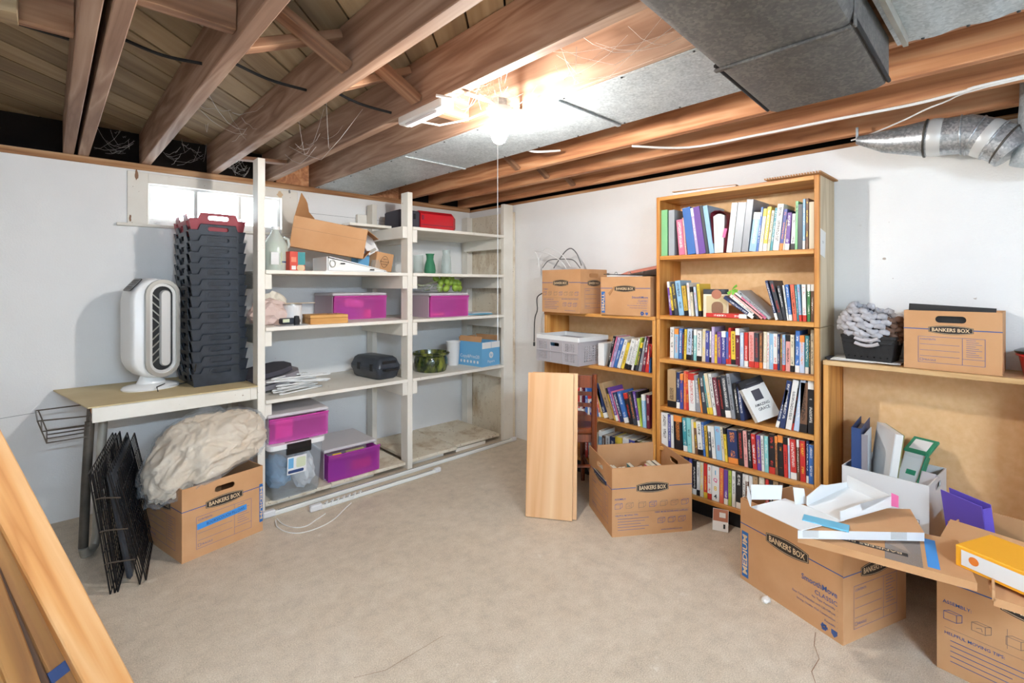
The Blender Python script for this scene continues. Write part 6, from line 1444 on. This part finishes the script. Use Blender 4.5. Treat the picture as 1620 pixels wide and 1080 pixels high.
inbox('small_box', 'small grey box in a bag at the right corner of the file box', 'box', RW, (.115, -.05, .16), (-28, 0, -10), [('body', (0, 0, .06), (.05, .035, .12), 'grey_plastic'), ('dark_end', (0, 0, -.001), (.044, .03, .006), 'black_matte')])
inbox('photo_frame', 'black framed picture beside the green gift box', 'frame', RW, (.075, -.0, .06), (-20, 0, -8), [('frame', (0, 0, .1), (.07, .012, .2), 'black_gloss'), ('glass', (0, -.0065, .1), (.05, .001, .17), 'fabric_dark')])

# folders in the large box
inbox('purple_folder', 'purple accordion folder standing in the large right-hand box', 'folder', RB, (-.20, .10, .03), (0, -9, 60), [('cover', (-.018, 0, .25), (.003, .15, .50), 'folder_purple'), ('cover', (.018, 0, .25), (.003, .15, .50), 'folder_purple'), ('spine', (0, -.075, .25), (.036, .003, .48), 'folder_purple'), ('page_block', (0, 0, .24), (.030, .14, .44), 'violet')])
gfd = inbox('green_folder', 'translucent green clipboard beside the purple folder', 'folder', RB, (-.09, .12, .03), (0, -16, 55), [('sheet', (0, 0, .2), (.003, .16, .40), 'folder_green'), ('clip', (.006, 0, .37), (.010, .06, .05), 'gold' if 'gold' in MATS else 'silver')])
inbox('brown_pouch', 'dark brown package at the left of the purple folder', 'package', RB, (-.225, .02, .03), (0, -4, 20), [('body', (0, 0, .19), (.05, .12, .38), 'rust_brown')])

# flattened cartons lying across the two boxes
def slab(name, label, corners, th, m, cat='carton'):
    """flat carton from its four top corners (front-left, front-right, back-right, back-left)"""
    o_ = corners[0]; u_ = (corners[1] - corners[0]).normalized(); nn = u_.cross((corners[3] - corners[0])).normalized(); v_ = nn.cross(u_)
    fr_ = frame(o_, u_, v_); inv = fr_.inverted(); pts = [inv @ c_ for c_ in corners]
    t = thing(name, label, cat); t.matrix_basis = fr_
    obj('board', plate(bmesh.new(), [(p.x, p.y) for p in pts], (), th, Matrix.Translation((0, 0, -th))), m, t); return t, pts
zc = .452
fl_ = [at_z(1262, 846, zc + .02), at_z(1546, 922, zc + .02)]; br = at_z(1516, 855, zc + .02); bl = br + (fl_[0] - fl_[1])
bl = at_z(1285, 806, zc + .02)
FCn, pts = slab('flattened_carton', 'flattened brown carton spanning the two moving boxes', [fl_[0], fl_[1], br, bl], .024, 'cardboard')
Lf = pts[1].x
strip = obj('tape_strip', plate(bmesh.new(), rrect(Lf - .09, pts[2].y * .45, .028, pts[2].y * .75), (), .0006), 'tape_blue', FCn)
obj('tape_film', plate(bmesh.new(), rrect(Lf - .16, pts[2].y * .5, .09, pts[2].y * .98), (), .0004), 'tape_film', FCn)
bd = obj('logo_band', plate(bmesh.new(), rrect(Lf * .43, .062, .20, .022), (), .0005), 'ink_dark', FCn); lettering('BANKERS BOX', bd, Matrix.Translation((Lf * .43, .062, .0006)) @ Matrix.Rotation(rad(180), 4, 'Z'), 'ink_cream', w=.17, h=.013)
obj('end_crease', plate(bmesh.new(), rrect(-.001, pts[3].y * .45, .004, pts[3].y * .8), (), .0006), 'cardboard_dark', FCn)
z3 = .506
g = [at_z(1262, 838, z3), at_z(1462, 842, z3), at_z(1440, 805, z3), at_z(1300, 800, z3)]
FC2, pts2 = slab('flattened_carton', 'smaller flattened carton with taped grey edge, on the larger one', g, .028, 'cardboard')
for x in (.04, pts2[1].x - .08): obj('tape_film', box(bmesh.new(), (x, -.0012, -.012), (.05, .001, .024)), 'tape_film', FC2)
obj('grey_edge', box(bmesh.new(), (pts2[1].x / 2, -.0007, -.014), (pts2[1].x, .0012, .027)), 'light_grey_plastic', FC2)
zs_ = .508
env = thing('blue_envelope', 'light blue card lying on the smaller flattened carton', 'card', at_z(1306, 829, zs_ + .0), rzb * 0 + math.atan2(u.y, u.x) - rad(24))
obj('card', box(bmesh.new(), (0, 0, .004), (.13, .05, .006), .001), 'envelope_blue', env)

# opened white flat box lying over the medium moving box
OB = thing('opened_white_box', 'opened white folding box with raised flaps over the medium moving box', 'box')
def poly3(name, pts, m, th=.003, par=OB):
    P3 = [Vector(p) for p in pts]; u_ = (P3[1] - P3[0]).normalized(); nn = u_.cross(P3[-1] - P3[0]).normalized(); fr_ = frame(P3[0], u_, nn.cross(u_)); inv = fr_.inverted()
    return obj(name, plate(bmesh.new(), [((inv @ p).x, (inv @ p).y) for p in P3], (), th, fr_ @ Matrix.Translation((0, 0, -th))), m, par)
zl = .512
A1, A2, A3, A4 = at_z(1188, 801, zl), at_z(1268, 838, zl), at_z(1336, 822, zl), at_z(1242, 788, zl)
poly3('lid_base', [A1, A2, A3, A4], 'white_card')
up = Vector((0, 0, 1))
back = (A4 - A1).normalized()
poly3('lid_flap', [at_z(1189, 790, zl), at_z(1236, 790, zl), at_z(1238, 790, zl) + up * .052, at_z(1188, 790, zl) + up * .055], 'white_card')
poly3('corner_flap', [A1, at_z(1189, 790, zl), at_z(1189, 790, zl) + up * .05, A1 + up * .045 + Vector((-.03, 0, 0))], 'white_card')
poly3('tuck_flap', [at_z(1258, 797, zl), at_z(1276, 797, zl), at_z(1272, 797, zl) + up * .055, at_z(1255, 797, zl) + up * .06], 'white_card')
B1, B2, B3, B4 = at_z(1277, 799, zl + .004), at_z(1330, 823, zl + .004), at_z(1410, 800, zl + .02), at_z(1340, 770, zl + .02)
poly3('tray_base', [B1, B2, B3, B4], 'white_plastic')
poly3('tray_wall', [B1, B4, B4 + up * .018, at_z(1308, 785, zl + .01) + up * .042, at_z(1300, 788, zl + .01) + up * .05, B1 + up * .03], 'white_card')
poly3('tray_wall', [B4, B3, B3 + up * .035, B4 + up * .045], 'white_card'); poly3('tray_wall', [B2, B3, B3 + up * .035, B2 + (B3 - B2) * .42 + up * .012, B2 + (B3 - B2) * .38 + up * .036, B2 + up * .03], 'white_card')
poly3('tab', [B3, B3 + Vector((.0, -.02, 0)), B3 + Vector((0, -.02, .04)), B3 + up * .045], 'pink_card')
OB_pts = None
# yellow carton and opened lid at the right edge
YB_ = thing('yellow_carton', 'orange and white printed carton at the right edge of the pile', 'carton', at_z(1612, 925, .47) + Vector((.02, -.04, .0)), rz2 + rad(-16))
obj('carton_body', box(bmesh.new(), (0, 0, .032), (.30, .17, .062), .002), 'yellow_card', YB_)
FY = frame((0, -.0855, 0), (1, 0, 0), (0, 0, 1)); obj('white_panel', plate(bmesh.new(), rrect(.0, .032, .27, .044), (), .0008, FY), 'white_card', YB_); obj('orange_dot', plate(bmesh.new(), stad(.024, .0241, 8, 0), (), .0006, FY @ Matrix.Translation((-.105, .034, .0008))), 'orange', YB_)
lid = [at_z(1572, 945, .46), at_z(1700, 985, .46), at_z(1660, 890, .46), at_z(1556, 880, .46)]
FC3, p3_ = slab('carton_lid', 'shallow brown carton lid under the orange carton', lid, .022, 'cardboard')
obj('lid_rim', box(bmesh.new(), (.0, p3_[3].y / 2, .006), (.006, p3_[3].y, .03)), 'cardboard', FC3)

# leaflet and scraps on the floor by the bookcase
LE = thing('leaflet', 'glossy leaflet propped against the foot of the tall bookcase', 'leaflet')
l0, l1 = at_z(1127, 838, 0), at_z(1152, 843, 0); uu = (l1 - l0).normalized(); nn = Vector((-uu.y, uu.x, 0))
LE.matrix_basis = frame(l0 + Vector((0, 0, .002)), uu, (nn * .55 + Vector((0, 0, .83))))
wl_ = (l1 - l0).length; obj('sheet', plate(bmesh.new(), rrect(wl_ / 2, .055, wl_, .11), (), .0008), 'paper', LE)
obj('photo_print', plate(bmesh.new(), rrect(wl_ / 2, .078, wl_ * .95, .06), (), .0004, Matrix.Translation((0, 0, .0008))), 'terracotta', LE); obj('photo_print', plate(bmesh.new(), rrect(wl_ * .62, .08, wl_ * .4, .025), (), .0004, Matrix.Translation((0, 0, .0012))), 'paper', LE); obj('black_mark', plate(bmesh.new(), rrect(wl_ * .75, .025, .010, .022), (), .0004, Matrix.Translation((0, 0, .0008))), 'ink_black', LE)
tag(obj('paper_scrap', lump(bmesh.new(), tuple(at_z(1211, 948, .008)), (.022, .018, .012), 2, .4, 2, 2.0, .001), 'paper'), 'crumpled white scrap beside the medium moving box', 'scrap')

# ------------------------------------------------------------------ on the open shelf unit
for i, (px, py, r_, m_, s_) in enumerate(((1330, 562, 20, 'fabric_dark', (.22, .16)), (1352, 566, 5, 'paper', (.26, .20)), (1362, 566, -12, 'paper', (.24, .19)))):
    o = tag(obj('paper_sheet', box(bmesh.new(), (0, 0, .002), (s_[0], s_[1], .003)), m_), ['dark folder peeking out left under the black baskets', 'white sheet under the black baskets, lower one', 'white sheet under the black baskets, upper one'][i], 'paper')
    o.location = (-.135, at_x(px + 10, 560, -.15).y - .02, UH + .0005 + .0033 * i); o.rotation_euler = (0, 0, rad(90 + r_))
def basket(label, z, x, y, sc_):
    t = thing('plastic_basket', label, 'basket', (x, y, z), rad(-4))
    w_, d_, h_ = .12 * sc_, .17 * sc_, .085
    for (fr_, ww) in ((frame((-w_ / 2, 0, 0), (0, -1, 0), (-.12, 0, 1)), d_), (frame((w_ / 2, 0, 0), (0, 1, 0), (.12, 0, 1)), d_), (frame((0, -d_ / 2, 0), (1, 0, 0), (0, -.12, 1)), w_), (frame((0, d_ / 2, 0), (-1, 0, 0), (0, .12, 1)), w_)):
        k = int(ww / .022); hol = [rrect(-ww / 2 + ww * (i + .5) / k, .018 + .018 * j, .007, .006, .003, 2) for i in range(k) for j in range(3)]
        obj('wall_panel', plate(bmesh.new(), [(-ww / 2, 0), (ww / 2, 0), (ww / 2 + .009, h_), (-ww / 2 - .009, h_)], hol, .002, fr_), 'black_matte', t)
    obj('base', box(bmesh.new(), (0, 0, .002), (w_, d_, .004)), 'black_matte', t)
    obj('rim', plate(bmesh.new(), rrect(0, 0, w_ + .034, d_ + .034, .02), [rrect(0, 0, w_ + .016, d_ + .016, .015)], .012, Matrix.Translation((0, 0, h_ - .006))), 'black_matte', t)
    obj('grip', tube(bmesh.new(), [(-w_ / 2 - .022, -.045 + .0225 * i, h_ - .004 - .012 * (1 - (i / 2 - 1) ** 2)) for i in range(5)], .008, 8), 'grey_plastic', t, True)
    return t
by_ = at_x(1378, 570, -.18).y
basket('lower black basket with grey grip on the shelf unit', UH + .011, -.16, by_, 1.0); basket('upper black basket nested in the lower one', UH + .034, -.16, by_, 1.06)
KN = thing('crocheted_basket', 'chunky grey and brown crocheted basket lying on the black baskets', 'basket', (-.16, by_ - .0, UH + .178), 0, None, (rad(18), rad(-8), 0))
for j in range(6):
    z = -.052 + j * .021; nS = 16; rr_ = .088 + .010 * math.sin(j * .8 + .4) 
    for i in range(nS):
        a0 = 2 * math.pi * (i + .5 * (j % 2)) / nS; a1 = a0 + 2 * math.pi / nS * .92
        up_ = .007 * (1 if (i + j) % 2 else -1)
        pts = [((rr_ + (.010 if 0 < k < 3 else 0)) * math.cos(a0 + (a1 - a0) * k / 3) * .85, (rr_ + (.010 if 0 < k < 3 else 0)) * math.sin(a0 + (a1 - a0) * k / 3) * 1.12, z + up_ * (1 if 0 < k < 3 else -.5)) for k in range(4)]
        brown = 195 < math.degrees((a0 + a1) / 2) % 360 < 285 and j > 0
        obj('stitch', tube(bmesh.new(), pts, [.009, .0145, .0145, .009], 7), 'knit_brown' if brown and pts[1][1] < -.06 else 'knit_grey', KN, True, 70)
obj('lining', lathe(bmesh.new(), [(0, -.05), (.08, -.05), (.086, .05)], 20, sx=.85, sy=1.12), 'fabric_dark', KN, True)
b0_, b1_ = at_x(1430, 577, XF + .02), at_x(1586, 588, XF + .02)
c, rz, L_ = two_corner(Vector((b0_.x, b0_.y, 0)), Vector((b1_.x - .004, b1_.y, 0)), .235)
SBX2 = moving_box('moving box with hand hole on the open shelf unit', (c.x, c.y, UH + .001), rz, L_, .235, .245, dict(front='contents'), ('front',))
fx = faces(L_, .235)['front'][0]
for i, (m_, r_) in enumerate((('cord_dark', 6), ('paper', 3))):  # dark board close behind the hand hole stands in for the shade inside
    tag(obj('file_folder', box(bmesh.new(), (c.x - .085 + .03 * i, c.y + .01, UH + .137), (.006, .27 - .04 * i, .262), .001, Matrix.Rotation(rad(r_ * .5), 3, 'X')), m_), ['dark folder poking out of the box with the hand hole', 'white sheets poking out of the box with the hand hole'][i], 'folder')
ry = at_x(1622, 560, -.13).y
RT = thing('red_bin', 'red plastic bin with black lid at the right edge of the shelf unit', 'bin', (-.135, ry - .085, UH))
obj('tub', lathe(bmesh.new(), [(0, 0), (.088, 0), (.092, .01), (.104, .075), (.112, .078), (.112, .086), (.105, .087)], 24), 'red_plastic', RT, True, 40)
obj('lid', lathe(bmesh.new(), [(.104, .0875), (.116, .089), (.116, .096), (.10, .104), (.03, .112), (0, .112)], 24), 'black_gloss', RT, True, 40)

# ------------------------------------------------------------------ lumber leaning in the near left corner
def stud(p_lo, p_hi, w_, th, m, label, cap=None):
    d = (p_hi - p_lo); L_ = d.length; zax = d.normalized(); vw = (CAMPOS - p_lo).normalized(); xax = zax.cross(vw).normalized(); yax = zax.cross(xax)
    o = tag(obj('lumber', bx(-w_ / 2, w_ / 2, -th / 2, th / 2, 0, L_, .004), m), label, 'lumber', 'lumber leaning in the near left corner')
    Mx = Matrix.Identity(4)
    for i in range(3): Mx[i][0] = xax[i]; Mx[i][1] = yax[i]; Mx[i][2] = zax[i]; Mx[i][3] = p_lo[i]
    o.matrix_basis = Mx @ Matrix.Rotation(rad(18), 4, 'Z'); return o
def lean(px0, py0, t0, px1, py1, t1):
    a = at_t(px0, py0, t0); b = at_t(px1, py1, t1); d = b - a; lo = a + d * ((.01 - a.z) / d.z); k = (XL + .02 - lo.x) / d.x; hi = lo + d * min(k, (1.97 - lo.z) / d.z); return lo, hi
studs = [((158, 1060, 1.46), (-10, 745, 1.42), .095, .04, 'fir_stud', 'bright fir stud, rightmost of the leaning lumber'),
         ((85, 1030, 1.42), (-10, 830, 1.39), .07, .04, 'old_stud', 'weathered board with blue tape beside the fir stud'),
         ((48, 1060, 1.36), (-10, 925, 1.34), .038, .04, 'dark_stud', 'dark stained narrow board among the leaning lumber'),
         ((15, 1030, 1.33), (-10, 965, 1.32), .06, .04, 'old_stud', 'amber brown board left of the dark one'),
         ((-20, 1060, 1.30), (-60, 960, 1.29), .07, .04, 'old_stud', 'leftmost brown board at the picture edge')]
for (a, b, w_, th, m_, lb) in studs:
    lo, hi = lean(*a, *b); o = stud(lo, hi, w_, th, m_, lb)
    if 'blue tape' in lb:
        f = (at_t(105, 1052, 1.42) - lo).length; obj('blue_tape', bx(-w_ / 2 - .002, w_ / 2 + .002, -th / 2 - .002, th / 2 + .002, f - .02, f + .014), 'navy', o)
